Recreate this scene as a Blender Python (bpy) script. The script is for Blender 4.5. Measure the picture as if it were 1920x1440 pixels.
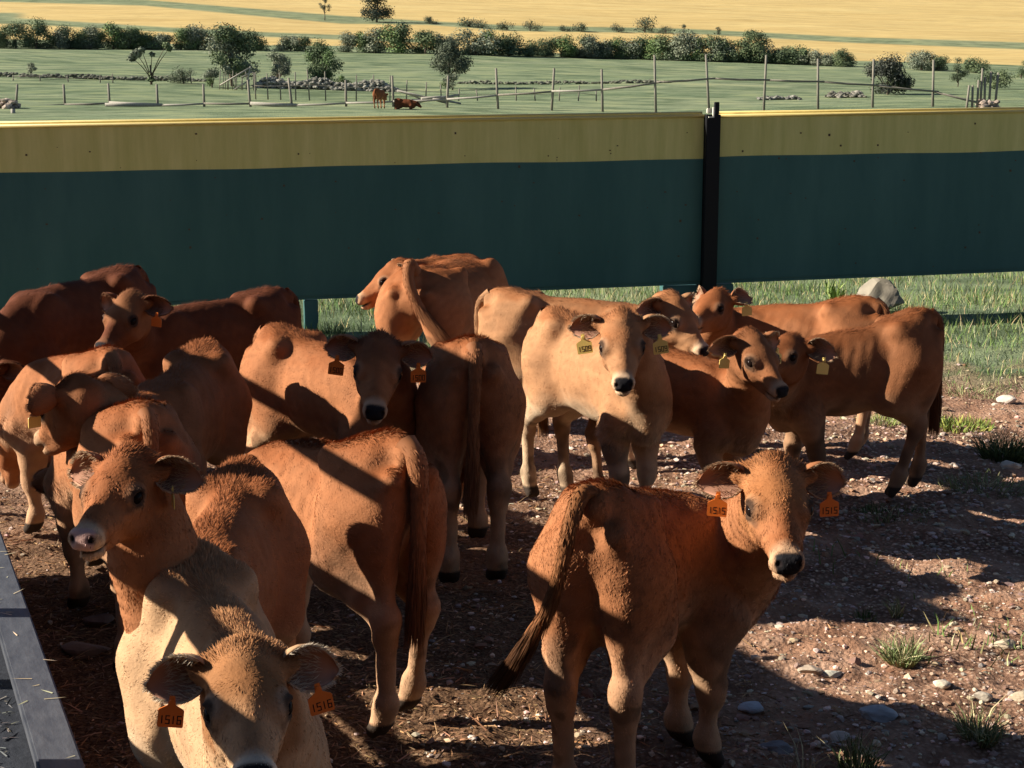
import bpy, bmesh, math, random
import numpy as np
from mathutils import Vector, Matrix
for o in list(bpy.data.objects): bpy.data.objects.remove(o)
SC = bpy.context.scene
DEBUG = False
# ---------------------------------------------------------------- camera
FPX, CAM_H = 2800.0, 2.1
PITCH = math.atan(520/FPX)
cam = bpy.data.cameras.new('camera'); cam.sensor_width = 36.0; cam.lens = FPX/1920*36; cam.clip_end = 3000; cam.clip_start = .05
camo = bpy.data.objects.new('camera', cam); SC.collection.objects.link(camo)
camo.location = (0, 0, CAM_H); camo.rotation_euler = (math.pi/2-PITCH, 0, 0)
SC.camera = camo
# ---------------------------------------------------------------- daylight: low sun from the left
SUN_EL, SUN_AZ = 28.0, 180.0     # azimuth measured from +X towards +Y: where the sun stands
w = bpy.data.worlds.new('World'); SC.world = w; w.use_nodes = True
sky = w.node_tree.nodes.new('ShaderNodeTexSky'); sky.sky_type = 'NISHITA'; sky.sun_disc = False
sky.sun_elevation = math.radians(SUN_EL); sky.sun_rotation = math.radians(90-SUN_AZ); sky.altitude = 1500; sky.air_density = .75; sky.dust_density = .4
bg = w.node_tree.nodes['Background']; w.node_tree.links.new(sky.outputs[0], bg.inputs[0]); bg.inputs[1].default_value = .05
sun = bpy.data.lights.new('sun', 'SUN'); sun.energy = 5.0; sun.angle = math.radians(.5); sun.color = (1, .925, .80)
suno = bpy.data.objects.new('sun', sun); SC.collection.objects.link(suno)
sd_ = Vector((math.cos(math.radians(SUN_AZ))*math.cos(math.radians(SUN_EL)), math.sin(math.radians(SUN_AZ))*math.cos(math.radians(SUN_EL)), math.sin(math.radians(SUN_EL))))
suno.rotation_euler = (-sd_).to_track_quat('-Z', 'Y').to_euler(); suno.location = sd_*60
SC.view_settings.view_transform = 'Standard'; SC.view_settings.look = 'None'; SC.view_settings.gamma = 1; SC.view_settings.exposure = 1.25
# ---------------------------------------------------------------- measuring: photograph pixels (1920 x 1440) to places on the ground
def ray(px, py):
    x, y = (px-960)/FPX, -(py-720)/FPX
    return np.array([x, math.cos(PITCH)+y*math.sin(PITCH), -math.sin(PITCH)+y*math.cos(PITCH)])
EYE = np.array([0, 0, CAM_H])
def px_on_z(px, py, z): d = ray(px, py); return EYE+d*((z-CAM_H)/d[2])
def px_on_y(px, py, y): d = ray(px, py); return EYE+d*(y/d[1])
def on_sphere(p, c, r, side):
    d = ray(*p); d = d/np.linalg.norm(d); o = EYE-c; bb = o.dot(d); q = bb*bb-(o.dot(o)-r*r)
    if q <= 0:
        m = EYE-d*bb; return c+(m-c)/np.linalg.norm(m-c)*r
    t = -bb-math.sqrt(q) if side == 'near' else -bb+math.sqrt(q)
    return EYE+d*t
def V2px(p):
    x = p-EYE; fx = x[0]; fy = x[1]*math.cos(PITCH)-x[2]*math.sin(PITCH); up = x[1]*math.sin(PITCH)+x[2]*math.cos(PITCH)
    return 960+FPX*fx/fy, 720-FPX*up/fy
MAT = {}
def mat(name, col=(.5, .5, .5), rough=.7, spec=.3):
    m = bpy.data.materials.new(name); m.use_nodes = True; b = m.node_tree.nodes['Principled BSDF']
    b.inputs['Base Color'].default_value = (*col, 1); b.inputs['Roughness'].default_value = rough; b.inputs['Specular IOR Level'].default_value = spec
    MAT[name] = m; return m
def nd(m, t, **kw):
    n = m.node_tree.nodes.new(t)
    for k, v in kw.items():
        if k in n.inputs: n.inputs[k].default_value = v
        else: setattr(n, k, v)
    return n
def ln(m, a, b): m.node_tree.links.new(a, b)
def attr_mat(name, attr, rough, spec, bump=0, bscale=200):
    m = mat(name, (.5, .5, .5), rough, spec); b = m.node_tree.nodes['Principled BSDF']
    a = nd(m, 'ShaderNodeAttribute', attribute_name=attr); ln(m, a.outputs['Color'], b.inputs['Base Color'])
    if bump:
        tc = nd(m, 'ShaderNodeTexCoord'); n = nd(m, 'ShaderNodeTexNoise', Scale=bscale, Detail=3.0); bp = nd(m, 'ShaderNodeBump', Strength=bump, Distance=.004)
        ln(m, tc.outputs['Object'], n.inputs['Vector']); ln(m, n.outputs['Fac'], bp.inputs['Height']); ln(m, bp.outputs[0], b.inputs['Normal'])
    return m
attr_mat('coat', 'coat_colour', .8, .08, .5, 120)
attr_mat('hair', 'coat_colour', .7, .08)
mat('eye', (.010, .006, .005), .12, .04)
mat('tag_orange', (.75, .17, .02), .45, .4); mat('tag_yellow', (.80, .58, .16), .45, .4); mat('tag_ink', (.03, .012, .01), .6, .2)
attr_mat('stone', 'coat_colour', .85, .25, .5, 60)
# ---------------------------------------------------------------- sdf helpers
def V(*a): return np.array(a, dtype=np.float64)
def unit(v):
    v = np.asarray(v, float); return v/max(1e-9, np.linalg.norm(v))

class SDF:
    """union of tapered capsules and ellipsoids, meshed with surface nets"""
    def __init__(s): s.pr = []
    def cap(s, a, b, ra, rb, k=.04): s.pr.append(('c', np.array(a, float), np.array(b, float), ra, rb, k))
    def ell(s, c, r, R=None, k=.05, sub=False):
        s.pr.append(('s' if sub else 'e', np.array(c, float), np.array(r, float), np.eye(3) if R is None else R, 0, k))
    def chain(s, pts, rad, k=.04):
        for i in range(len(pts)-1): s.cap(pts[i], pts[i+1], rad[i], rad[i+1], k)
    def mesh(s, h):
        lo = np.full(3, 1e9); hi = -lo
        for p in s.pr:
            if p[0] == 'c':
                for q, r in ((p[1], p[3]), (p[2], p[4])): lo = np.minimum(lo, q-r); hi = np.maximum(hi, q+r)
            elif p[0] == 'e':
                r = p[2].max(); lo = np.minimum(lo, p[1]-r); hi = np.maximum(hi, p[1]+r)
        lo -= .06; hi += .06
        n = np.ceil((hi-lo)/h).astype(int)+1
        D = np.full(n, .5, np.float32)
        ax = [lo[i]+h*np.arange(n[i]) for i in range(3)]
        for p in s.pr:
            k = p[5]
            if p[0] == 'c':
                a, b, ra, rb = p[1:5]
                l2, h2 = np.minimum(a-ra, b-rb), np.maximum(a+ra, b+rb)
            else:
                r = p[2].max(); l2, h2 = p[1]-r, p[1]+r
            m = k*1.05+h*2
            i0 = np.clip(np.floor((l2-m-lo)/h).astype(int), 0, n); i1 = np.clip(np.ceil((h2+m-lo)/h).astype(int)+1, 0, n)
            sl = tuple(slice(i0[i], i1[i]) for i in range(3))
            X = ax[0][sl[0]][:, None, None]; Y = ax[1][sl[1]][None, :, None]; Z = ax[2][sl[2]][None, None, :]
            X = X.astype(np.float32); Y = Y.astype(np.float32); Z = Z.astype(np.float32)
            if p[0] == 'c':
                d = b-a; dd = max(1e-9, d.dot(d))
                t = np.clip(((X-a[0])*d[0]+(Y-a[1])*d[1]+(Z-a[2])*d[2])/dd, 0, 1)
                f = np.sqrt((X-a[0]-t*d[0])**2+(Y-a[1]-t*d[1])**2+(Z-a[2]-t*d[2])**2)-(ra+(rb-ra)*t)
            else:
                c, r, R = p[1], p[2], p[3]
                x, y, z = X-c[0], Y-c[1], Z-c[2]
                q = [R[0, i]*x+R[1, i]*y+R[2, i]*z for i in range(3)]
                k0 = np.sqrt(sum((q[i]/r[i])**2 for i in range(3)))
                k1 = np.sqrt(sum((q[i]/r[i]**2)**2 for i in range(3)))+1e-6
                f = k0*(k0-1)/k1
            f = f.astype(np.float32)
            E_ = D[sl]
            if p[0] == 's':
                g = -f; hh = np.clip(.5-.5*(E_-g)/k, 0, 1)
                D[sl] = E_+(g-E_)*hh+k*hh*(1-hh)
            else:
                hh = np.clip(.5+.5*(f-E_)/k, 0, 1)
                D[sl] = f+(E_-f)*hh-k*hh*(1-hh)
        return nets(D, lo, h)

def nets(D, lo, h):
    I = D < 0
    n = D.shape
    cnt = np.zeros((n[0]-1, n[1]-1, n[2]-1), np.int8)
    for i in (0, 1):
        for j in (0, 1):
            for k in (0, 1):
                cnt += I[i:n[0]-1+i, j:n[1]-1+j, k:n[2]-1+k]
    act = (cnt > 0) & (cnt < 8)
    idx = np.argwhere(act)
    vid = np.full(act.shape, -1, np.int32); vid[act] = np.arange(len(idx))
    acc = np.zeros((len(idx), 3)); num = np.zeros(len(idx))
    cor = {}
    for i in (0, 1):
        for j in (0, 1):
            for k in (0, 1):
                cor[i, j, k] = D[idx[:, 0]+i, idx[:, 1]+j, idx[:, 2]+k].astype(np.float64)
    for c, v in cor.items():
        for a in range(3):
            if c[a] == 0:
                c2 = list(c); c2[a] = 1; w = cor[tuple(c2)]
                m = (v < 0) != (w < 0)
                t = np.where(m, v/np.where(m, v-w, 1), 0)
                p = np.zeros((len(idx), 3)); p[:] = c; p[:, a] = t
                acc[m] += p[m]; num[m] += 1
    vert = lo+h*(idx+acc/num[:, None])
    quads = []
    for a in range(3):
        b, c = (a+1) % 3, (a+2) % 3
        s0 = [slice(None)]*3; s1 = [slice(None)]*3
        s0[a] = slice(0, n[a]-1); s1[a] = slice(1, n[a])
        A, B = I[tuple(s0)], I[tuple(s1)]
        e = np.argwhere(A != B)
        e = e[(e[:, b] > 0) & (e[:, c] > 0) & (e[:, b] < n[b]-1) & (e[:, c] < n[c]-1)]
        ins = A[e[:, 0], e[:, 1], e[:, 2]]
        def cell(db, dc):
            q = e.copy(); q[:, b] += db; q[:, c] += dc
            return vid[q[:, 0], q[:, 1], q[:, 2]]
        q = np.stack([cell(-1, -1), cell(0, -1), cell(0, 0), cell(-1, 0)], 1)
        q[~ins] = q[~ins][:, ::-1]
        quads.append(q)
    return vert, np.concatenate(quads)

def smooth_mesh(v, q, it=2):
    for _ in range(it):
        s = np.zeros_like(v); c = np.zeros(len(v))
        for a in range(4):
            for b in ((a+1) % 4,):
                i, j = q[:, a], q[:, b]
                for d in range(3): s[:, d] += np.bincount(i, v[j, d], len(v)); s[:, d] += np.bincount(j, v[i, d], len(v))
                c += np.bincount(i, minlength=len(v))+np.bincount(j, minlength=len(v))
        v = v*.45+.55*s/np.maximum(c, 1)[:, None]
    return v

def vnormals(v, q):
    fn = np.cross(v[q[:, 2]]-v[q[:, 0]], v[q[:, 3]]-v[q[:, 1]])
    n = np.zeros_like(v)
    for a in range(4):
        for d in range(3): n[:, d] += np.bincount(q[:, a], fn[:, d], len(v))
    return n/np.maximum(1e-12, np.linalg.norm(n, axis=1))[:, None], np.linalg.norm(fn, axis=1)*.5

def np_mesh(name, v, faces, col=None, smooth=True, mats=(), fmat=None):
    """faces: list of index arrays, one per polygon size"""
    me = bpy.data.meshes.new(name)
    v = np.asarray(v, np.float32)
    faces = [np.asarray(f, np.int32) for f in faces if len(f)]
    me.vertices.add(len(v)); me.vertices.foreach_set('co', v.ravel())
    tot = np.concatenate([np.full(len(f), f.shape[1], np.int32) for f in faces])
    li = np.concatenate([f.ravel() for f in faces])
    st = np.concatenate([[0], np.cumsum(tot)[:-1]]).astype(np.int32)
    me.loops.add(len(li)); me.loops.foreach_set('vertex_index', li)
    me.polygons.add(len(tot)); me.polygons.foreach_set('loop_start', st)
    try: me.polygons.foreach_set('loop_total', tot)
    except Exception: pass
    me.polygons.foreach_set('use_smooth', np.full(len(tot), smooth, bool))
    for m in mats: me.materials.append(m)
    if fmat is not None: me.polygons.foreach_set('material_index', np.asarray(fmat, np.int32))
    if col is not None:
        a = me.color_attributes.new('coat_colour', 'FLOAT_COLOR', 'POINT')
        c = np.ones((len(v), 4), np.float32); c[:, :3] = col
        a.data.foreach_set('color', c.ravel())
    me.update(calc_edges=True)
    return me

def vnoise(p, f, seed):
    """cheap smooth noise, roughly -1..1"""
    r = np.random.RandomState(seed); o = np.zeros(len(p)); A = 0
    for i in range(7):
        d = r.normal(size=3); d /= np.linalg.norm(d); ff = f*(.6+.9*r.rand())
        o += np.sin(p.dot(d)*ff*6.28+r.rand()*6.28+1.5*np.sin(p.dot(r.normal(size=3))*ff*2.1+r.rand()*6)); A += 1
    return o/A*1.6
def sst(a, b, x):
    t = np.clip((x-a)/(b-a), 0, 1); return t*t*(3-2*t)
def mixc(c, d, w): return c*(1-w[:, None])+np.asarray(d)[None]*w[:, None]

def blades(root, nrm, dr, length, width, col, rng, roll=.5, curve=.25):
    """one thin bent blade of hair per root; returns verts, tri faces, colours"""
    n = len(root)
    side = np.cross(nrm, dr); side /= np.maximum(1e-9, np.linalg.norm(side, axis=1))[:, None]
    a = rng.normal(0, roll, n)[:, None]
    side = side*np.cos(a)+nrm*np.sin(a)
    L = length[:, None]; w = (width/2)[:, None] if np.ndim(width) else width/2
    mid = root+dr*L*.55
    tip = root+dr*L-nrm*L*curve
    v = np.stack([root-side*w, root+side*w, mid+side*w*.75, mid-side*w*.75, tip], 1).reshape(-1, 3)
    b = (np.arange(n)*5)[:, None]
    q = np.concatenate([b+0, b+1, b+2, b+3], 1); t = np.concatenate([b+3, b+2, b+4], 1)
    c = np.repeat(col, 5, 0)
    return v, q, t, c

def basis(fwd, up=(0, 0, 1)):
    x = unit(fwd); y = unit(np.cross(up, x)); z = np.cross(x, y)
    return np.stack([x, y, z], 1)

def link(name, data, parent=None):
    o = bpy.data.objects.new(name, data); bpy.context.scene.collection.objects.link(o)
    if parent is not None: o.parent = parent
    return o

# ---------------------------------------------------------------- calf
LOOK = {  # coat colours: back, side, pale underside
 'orange': ((.205, .067, .023), (.305, .122, .052), (.52, .345, .21)),
 'tan':    ((.27, .108, .043), (.37, .187, .090), (.60, .45, .30)),
 'cream':  ((.31, .150, .068), (.42, .255, .140), (.68, .57, .43)),
 'red':    ((.20, .060, .021), (.28, .097, .038), (.45, .23, .12)),
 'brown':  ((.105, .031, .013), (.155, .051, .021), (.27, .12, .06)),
}
def make_calf(sp):
    rng = np.random.RandomState(sp.get('seed', 1))
    s = sp['s']; yaw = math.radians(sp['yaw']); beta = math.radians(sp.get('bend', 0)); lf = sp.get('lenf', 1.0); dp = sp.get('droop', .04); wf = .90*sp.get('wide', 1.0)
    ground = sp.get('ground', 0.0)
    TH = 1.0
    tw = px_on_z(*sp['T'], TH*s+ground) if 'T' in sp else V(*sp['at'])+V(0, 0, TH*s)
    if 'at' in sp: ground = sp['at'][2]
    Rz = np.array([[math.cos(yaw), -math.sin(yaw), 0], [math.sin(yaw), math.cos(yaw), 0], [0, 0, 1]])
    X0, LB = -.36, .72
    def B(p):
        x, y, z = p
        z = z-dp*(x+.46)*min(1, max(0, z/.6)); x *= lf; y *= wf
        u = min(1, max(0, (x-X0*lf)/(LB*lf))); th = beta*u
        if abs(beta) > 1e-3:
            R = LB*lf/beta; cx = X0*lf+math.sin(th)*R; cy = (1-math.cos(th))*R
        else: cx, cy = X0*lf+u*LB*lf, 0
        rem = x-(X0*lf+u*LB*lf)
        cx += rem*math.cos(th)-y*math.sin(th); cy += rem*math.sin(th)+y*math.cos(th)
        return V(cx, cy, z)*s, th
    b = lambda *p: B(p)[0]
    loc = tw-Rz.dot(b(-.46, 0, TH)); loc[2] = ground
    to_w = lambda p: Rz.dot(p)+loc
    to_l = lambda p: Rz.T.dot(np.asarray(p)-loc)
    S = SDF()
    def E(c, r, pitch=0, k=.06):
        p, th = B(c); cp, sp_ = math.cos(pitch), math.sin(pitch)
        Ry = np.array([[cp, 0, -sp_], [0, 1, 0], [sp_, 0, cp]]); ct, st = math.cos(th), math.sin(th)
        S.ell(p, V(r[0]*lf, r[1]*wf, r[2])*s, np.array([[ct, -st, 0], [st, ct, 0], [0, 0, 1]]).dot(Ry), k*s)
    def Cp(a, c, ra, rc, k=.05): S.cap(b(*a), b(*c), ra*s, rc*s, k*s)
    # trunk
    fat = sp.get('fat', 1.0)
    E((.12, 0, .73), (.40, .165*fat, .215)); E((-.06, 0, .700), (.36, .176*fat, .165)); E((-.05, 0, .78), (.36, .15, .15), k=.07)
    Cp((.30, 0, .865), (.05, 0, .872), .058, .066); Cp((.05, 0, .872), (-.20, 0, .895), .066, .062); Cp((-.2, 0, .895), (-.38, 0, .93), .062, .055)
    E((-.34, 0, .80), (.20, .165, .165), .12)
    Cp((-.38, 0, .93), (-.50, 0, .915), .05, .042, .04); Cp((-.455, 0, .955), (-.50, 0, .93), .033, .03, .03)
    E((.40, 0, .66), (.15, .108, .16), -.15); E((.44, 0, .57), (.09, .062, .085))
    for sd in (1, -1):
        Cp((-.235, sd*.128, .925), (-.29, sd*.132, .86), .036, .046, .045)       # hip bone
        Cp((-.25, sd*.11, .915), (-.40, sd*.06, .92), .04, .04, .06)
        Cp((-.515, sd*.078, .845), (-.46, sd*.10, .76), .036, .05, .045)         # pin bone
        E((-.36, sd*.105, .705), (.165, .082, .215), -.12)                        # thigh
        E((-.43, sd*.10, .655), (.09, .068, .15), .1)
        E((.30, sd*.105, .72), (.125, .062, .225), .25)                         # shoulder
        Cp((.27, sd*.045, .87), (.38, sd*.122, .62), .045, .072, .06)
        Cp((-.17, sd*.115, .57), (-.22, sd*.125, .62), .03, .055, .07)            # flank fold
    # legs; leg offsets: [front left, front right, hind left, hind right] forward shift of the foot
    off = sp.get('legs', (0, .0, 0, .0)); lat = sp.get('lat', (0, 0, 0, 0))
    feet = []
    for i, (fr, sd) in enumerate(((1, 1), (1, -1), (0, 1), (0, -1))):
        o = off[i]; la = lat[i]
        if fr:
            el, kn, fe, ho = (.30, sd*.115, .52), (.335+o*.55, sd*(.105)+la*.5, .305), (.322+o*.95, sd*.10+la, .105), (.352+o, sd*.10+la, .03)
            Cp((.36, sd*.12, .62), el, .078, .064, .05); Cp(el, (.315+o*.2, sd*.11, .43), .060, .050, .045); Cp((.315+o*.2, sd*.11, .43), kn, .054, .043, .04)
            Cp((kn[0]+.008, kn[1], kn[2]+.025), (kn[0]+.006, kn[1], kn[2]-.02), .046, .043, .022)
            Cp(kn, fe, .032, .028, .022)
        else:
            st_, hk, fe, ho = (-.25+o*.2, sd*.122, .565), (-.475+o*.55, sd*.108+la*.5, .385), (-.435+o*.95, sd*.105+la, .115), (-.40+o, sd*.105+la, .03)
            Cp((-.34, sd*.115, .72), st_, .115, .092, .07); Cp(st_, (-.375+o*.4, sd*.115, .475), .078, .052, .05); Cp((-.375+o*.4, sd*.115, .475), hk, .053, .040, .035)
            Cp((-.455, sd*.10, .64), (hk[0]-.016, hk[1], hk[2]+.03), .052, .022, .045)
            Cp((hk[0]-.01, hk[1], hk[2]+.02), (hk[0]+.008, hk[1], hk[2]-.045), .044, .040, .022)
            Cp(hk, fe, .034, .028, .022)
        Cp((fe[0], fe[1], fe[2]+.01), (fe[0]+.01, fe[1], fe[2]-.015), .038, .038, .025)
        Cp(fe, (ho[0]-.01, ho[1], .06), .034, .036, .025)
        for c in (1, -1): Cp((ho[0]-.012, ho[1]+c*.018, .055), (ho[0]+.018, ho[1]+c*.02, .020), .027, .024, .012)
        feet.append((ho[0], ho[1]))
    # head
    HS = s*sp.get('head', 1.0)
    wl = b(.30, 0, .88); ww = to_w(wl)
    Lr = sp.get('neck', .50)*s
    poll = None
    if 'P' in sp:
        poll = on_sphere(sp['P'], ww, Lr, sp.get('Pside', 'near'))
        muz = on_sphere(sp['M'], poll, .335*HS, sp.get('Mside', 'near'))
        up = np.array(sp.get('up', (0, 0, 1)), float); f = muz-poll
        if sp.get('tilt'):
            up = up+np.cross(unit(f), (0, 0, 1))*sp['tilt']
        Hl = Rz.T.dot(basis(f, up)); pl = to_l(poll)
    else:
        d = sp.get('face', (.8, 0, -.55)); pl = wl+b(*sp.get('poll', (.66, 0, .98)))-b(.30, 0, .90); Hl = basis(d)
    # poll point is the top of the head between the ears, a little above the head frame's origin
    tilt = -.24  # the muzzle sits below the frame's own axis
    cth, sth = math.cos(tilt), math.sin(tilt)
    Hl = Hl.dot(np.array([[cth, 0, sth], [0, 1, 0], [-sth, 0, cth]]))
    hd = lambda *p: pl+Hl.dot(V(*p))*HS
    def HE(c, r, pitch=0, k=.03, sub=False):
        cp, sp_ = math.cos(pitch), math.sin(pitch)
        S.ell(hd(*c), V(*r)*HS, Hl.dot(np.array([[cp, 0, -sp_], [0, 1, 0], [sp_, 0, cp]])), k*HS, sub)
    def HC(a, c, ra, rc, k=.03): S.cap(hd(*a), hd(*c), ra*HS, rc*HS, k*HS)
    # neck
    def bez(a, c, e, n=6): return [(1-t)**2*a+2*t*(1-t)*c+t*t*e for t in np.linspace(0, 1, n)]
    fw = lambda q: b(q[0]+.10, q[1], q[2])-b(*q)
    dl = np.linalg.norm(pl-wl)
    w0 = b(.26, 0, .855); p = bez(w0, w0+unit(fw((.26, 0, .9)))*dl*.55+V(0, 0, .0), hd(-.055, 0, -.055)); S.chain(p, np.linspace(.072, .056, 6)*s, .045*s)
    c0 = b(.38, 0, .65); p2 = bez(c0, c0+unit(fw((.38, 0, .6)))*dl*.42+V(0, 0, .06*s), hd(.0, 0, -.15)); S.chain(p2, np.linspace(.112, .064, 6)*s, .05*s)
    m0 = b(.30, 0, .74); p3 = bez(m0, m0+unit(fw((.30, 0, .75)))*dl*.5+V(0, 0, .02), hd(-.025, 0, -.10)); S.chain(p3, np.linspace(.122, .075, 6)*s, .05*s)
    # dewlap
    for q, r in ((p2[1], .05), (p2[2], .045)): S.ell(q-V(0, 0, .085*s), V(.05, .03, .06)*s, None, .06*s)
    HE((.015, 0, -.055), (.090, .088, .080)); HE((.07, 0, -.037), (.100, .083, .054), -.12)
    HC((-.02, 0, .0), (.03, 0, .002), .035, .03, .05)
    HC((.10, 0, -.045), (.280, 0, -.098), .054, .033, .03); HC((.07, 0, -.10), (.272, 0, -.122), .070, .037, .03)
    HC((.10, 0, -.160), (.276, 0, -.154), .044, .026, .02)
    for sd in (1, -1):
        HE((.118, sd*.066, -.050), (.048, .030, .032)); HE((.085, sd*.050, -.125), (.085, .032, .066), .1)
        lk = .008
        for l_ in (((.098, sd*.087, -.046), (.127, sd*.094, -.031), (.156, sd*.081, -.048)), ((.100, sd*.085, -.057), (.128, sd*.088, -.073), (.154, sd*.078, -.060))):
            HC(l_[0], l_[1], .0075, .0080, lk); HC(l_[1], l_[2], .0080, .0070, lk)
        HC((.12, sd*.056, -.085), (.24, sd*.026, -.105), .026, .021, .03)
        HC((-.015, sd*.075, -.035), (-.015, sd*.10, -.03), .034, .026, .03)
        HE((.302, sd*.022, -.102), (.032, .026, .030), 0, .02)
    HE((.304, 0, -.112), (.034, .044, .034), 0, .02); HE((.282, 0, -.158), (.040, .034, .020), 0, .016)
    vox = sp.get('vox', .009)
    for sd in (1, -1):
        HE((.333, sd*.029, -.095), (.015, .009, .011), .3, .006, True)
        HE((.128, sd*.094, -.052), (.024, .018, .016), 0, .010, True)
    HE((.315, 0, -.140), (.050, .075, .006), .05, .008, True)
    v, q = S.mesh(vox)
    v = smooth_mesh(v, q, 2)
    n, area = vnormals(v, q)
    u_ = v/s; hv_ = (v-pl).dot(Hl)/HS
    offh = sst(.16, .30, np.linalg.norm(v-pl, axis=1)/s)
    sidew = sst(.45, .8, np.abs(n[:, 1]))*sst(.56, .64, u_[:, 2])*sst(.90, .80, u_[:, 2])*sst(-.24, -.12, u_[:, 0])*sst(.32, .2, u_[:, 0])
    rel = .0010*sidew*np.sin((u_[:, 0]+.25*u_[:, 2])*2*math.pi/.062)
    along = np.linalg.norm(v-pl, axis=1)/s
    neckw = sst(.17, .24, along)*sst(.46, .34, along)*sst(.4, .8, np.abs(n[:, 1]))*(u_[:, 2] > .5)
    rel += .0010*neckw*np.sin(along*2*math.pi/.034+2*vnoise(u_, 2., 71))
    rel += (.0035*vnoise(u_, 4.5, 72)+.0016*vnoise(u_, 11., 73))*offh
    v = v+n*(rel*s)[:, None]
    n, area = vnormals(v, q)
    # ---------- colours
    back, side, pale = [np.array(c)*sp.get('lum', 1.0) for c in LOOK[sp['look']]]
    hv = (v-pl).dot(Hl)/HS
    un = v/s
    def colour(un, hv, n, jitter):
        head = sst(.02, -.02, np.abs(hv[:, 0]-.16)-.20)*sst(.02, -.02, np.abs(hv[:, 1])-.13)*sst(.03, -.02, np.abs(hv[:, 2]+.09)-.13)
        z = un[:, 2]
        nz = n[:, 2]
        nn = vnoise(un, 3.1, 5)*.5+vnoise(un, 9., 6)*.35
        top = sst(.25, .95, nz+nn*.35)*sst(.6, .85, z)
        c = np.repeat(side[None], len(un), 0)
        c = mixc(c, back, top)
        low = np.clip(sst(.62, .42, z+nn*.05)*.55+sst(-.1, -.8, nz)*.6*sst(.75, .6, z), 0, 1)*(1-head)
        c = mixc(c, pale, low*sp.get('pale', .75))
        leg = sst(.40, .12, z+nn*.04)*(1-head); c = mixc(c, pale*.9, leg*.45*sp.get('pale', .75))
        # rear of the thighs and the brisket run paler
        c = mixc(c, pale, sst(.52, .40, np.abs(un[:, 0]+.02)*0+z)*0)
        hx, hy, hz = hv[:, 0], hv[:, 1], hv[:, 2]
        fd = np.array(sp.get('facec', tuple(back*1.05)))
        c = mixc(c, fd, head*sst(sp.get('facex', .22), sp.get('facex', .22)-.10, hx+.3*np.maximum(0, -.06-hz))*sp.get('facew', .6))
        e = np.sqrt((hx-.128)**2+(np.abs(hy)-.085)**2+(hz+.052)**2)
        c = mixc(c, pale*.7, head*sst(.055, .034, e)*.28)
        c = mixc(c, V(.035, .022, .016), head*sst(.039, .029, e)*.9)
        c = mixc(c, V(.10, .05, .03), head*sst(.018, .008, np.sqrt((hx-.163)**2*.5+(np.abs(hy)-.074)**2+(hz+.075)**2))*.6)
        mz = head*sst(.255, .300, hx+.25*np.maximum(0, -.115-hz)+nn*.01); c = mixc(c, pale*1.0, mz*sp.get('muz', .6))
        npad = V(*sp.get('nose', (.016, .015, .017)))
        pad = head*sst(.306, .317, hx+.10*(hz+.10))*sst(.040, .034, np.abs(hy)-.12*(hz+.10))*sst(-.136, -.128, hz); c = mixc(c, npad, pad)
        c = mixc(c, V(.012, .008, .008), head*sst(.017, .010, np.sqrt((hx-.332)**2*.5+(np.abs(hy)-.030)**2*1.5+(hz+.095)**2)))
        c = mixc(c, V(.03, .018, .014), head*sst(.009, .004, np.abs(hz+.141+.05*(hx-.3)))*sst(.235, .265, hx)*.8)
        c = mixc(c, V(.045, .032, .024), sst(.062, .052, z)*(1-head))
        dz = int(sp.get('seed', 1)); dirt = sst(.15, .85, vnoise(un, 2.2, 11+dz)+vnoise(un, 7., 12+dz)*.5)*sst(.95, .25, z)*(1-head); c = mixc(c, V(.085, .052, .034), dirt*.75)
        dung = sst(.55, .8, vnoise(un, 3.2, 91+dz)+vnoise(un, 12., 92+dz)*.35)*sst(-.25, -.4, un[:, 0])*sst(.8, .6, z)*(1-head); c = mixc(c, V(.05, .032, .018), dung*.5)
        return c*(1+.16*nn[:, None]+.10*vnoise(un, 22., 9)[:, None]), head, pad, mz, e
    c, head, pad, mz, e = colour(un, hv, n, 0)
    root = link(sp.get('name', 'calf'), None); root.location = loc; root.rotation_euler = (0, 0, yaw)
    root['label'] = sp['label']; root['category'] = sp.get('cat', 'calf'); root['group'] = sp.get('group', 'calves standing in the paddock')
    body = link('body', np_mesh('body', v, [q], c, True, (MAT['coat'],)), root)
    # ---------- hair
    N = int(sp.get('hair', 40000))
    wgt = area*(1-.92*np.clip(pad+mz*.4, 0, 1)[q].mean(1)); wgt *= 1+1.2*head[q].mean(1)
    wgt *= np.where(v[q[:, 0], 2]/s < .06, .05, 1)
    def hair(N, wgt, crest):
        f = np.searchsorted(np.cumsum(wgt)/wgt.sum(), rng.rand(N)); f = np.clip(f, 0, len(q)-1)
        r = rng.rand(N, 4)**1.5; r /= r.sum(1)[:, None]
        rt = sum(v[q[f, i]]*r[:, i:i+1] for i in range(4)); nr = sum(n[q[f, i]]*r[:, i:i+1] for i in range(4)); nr /= np.linalg.norm(nr, axis=1)[:, None]
        u2 = rt/s; h2 = (rt-pl).dot(Hl)/HS
        cc, hd2, pd, mz2, e2 = colour(u2, h2, nr, 1)
        zz = u2[:, 2]
        legw = sst(.55, .38, zz)*(1-hd2)
        d = np.zeros((N, 3)); d[:] = (-.85, 0, -.55)
        d = d*(1-legw[:, None])+np.array((-.1, 0, -1.))*legw[:, None]
        # neck: away from the head; face: whorl on the forehead
        away = rt-pl; away /= np.maximum(1e-6, np.linalg.norm(away, axis=1))[:, None]
        nkw = sst(.60, .25, np.linalg.norm(rt-pl, axis=1)/s)*(1-hd2)
        d = d*(1-nkw[:, None])+(away+np.array((0, 0, -.5)))*nkw[:, None]
        wh = h2-np.array((.095, 0, .0)); hl = wh/np.maximum(.02, np.linalg.norm(wh, axis=1))[:, None]
        hl[:, 0] -= .0
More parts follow.
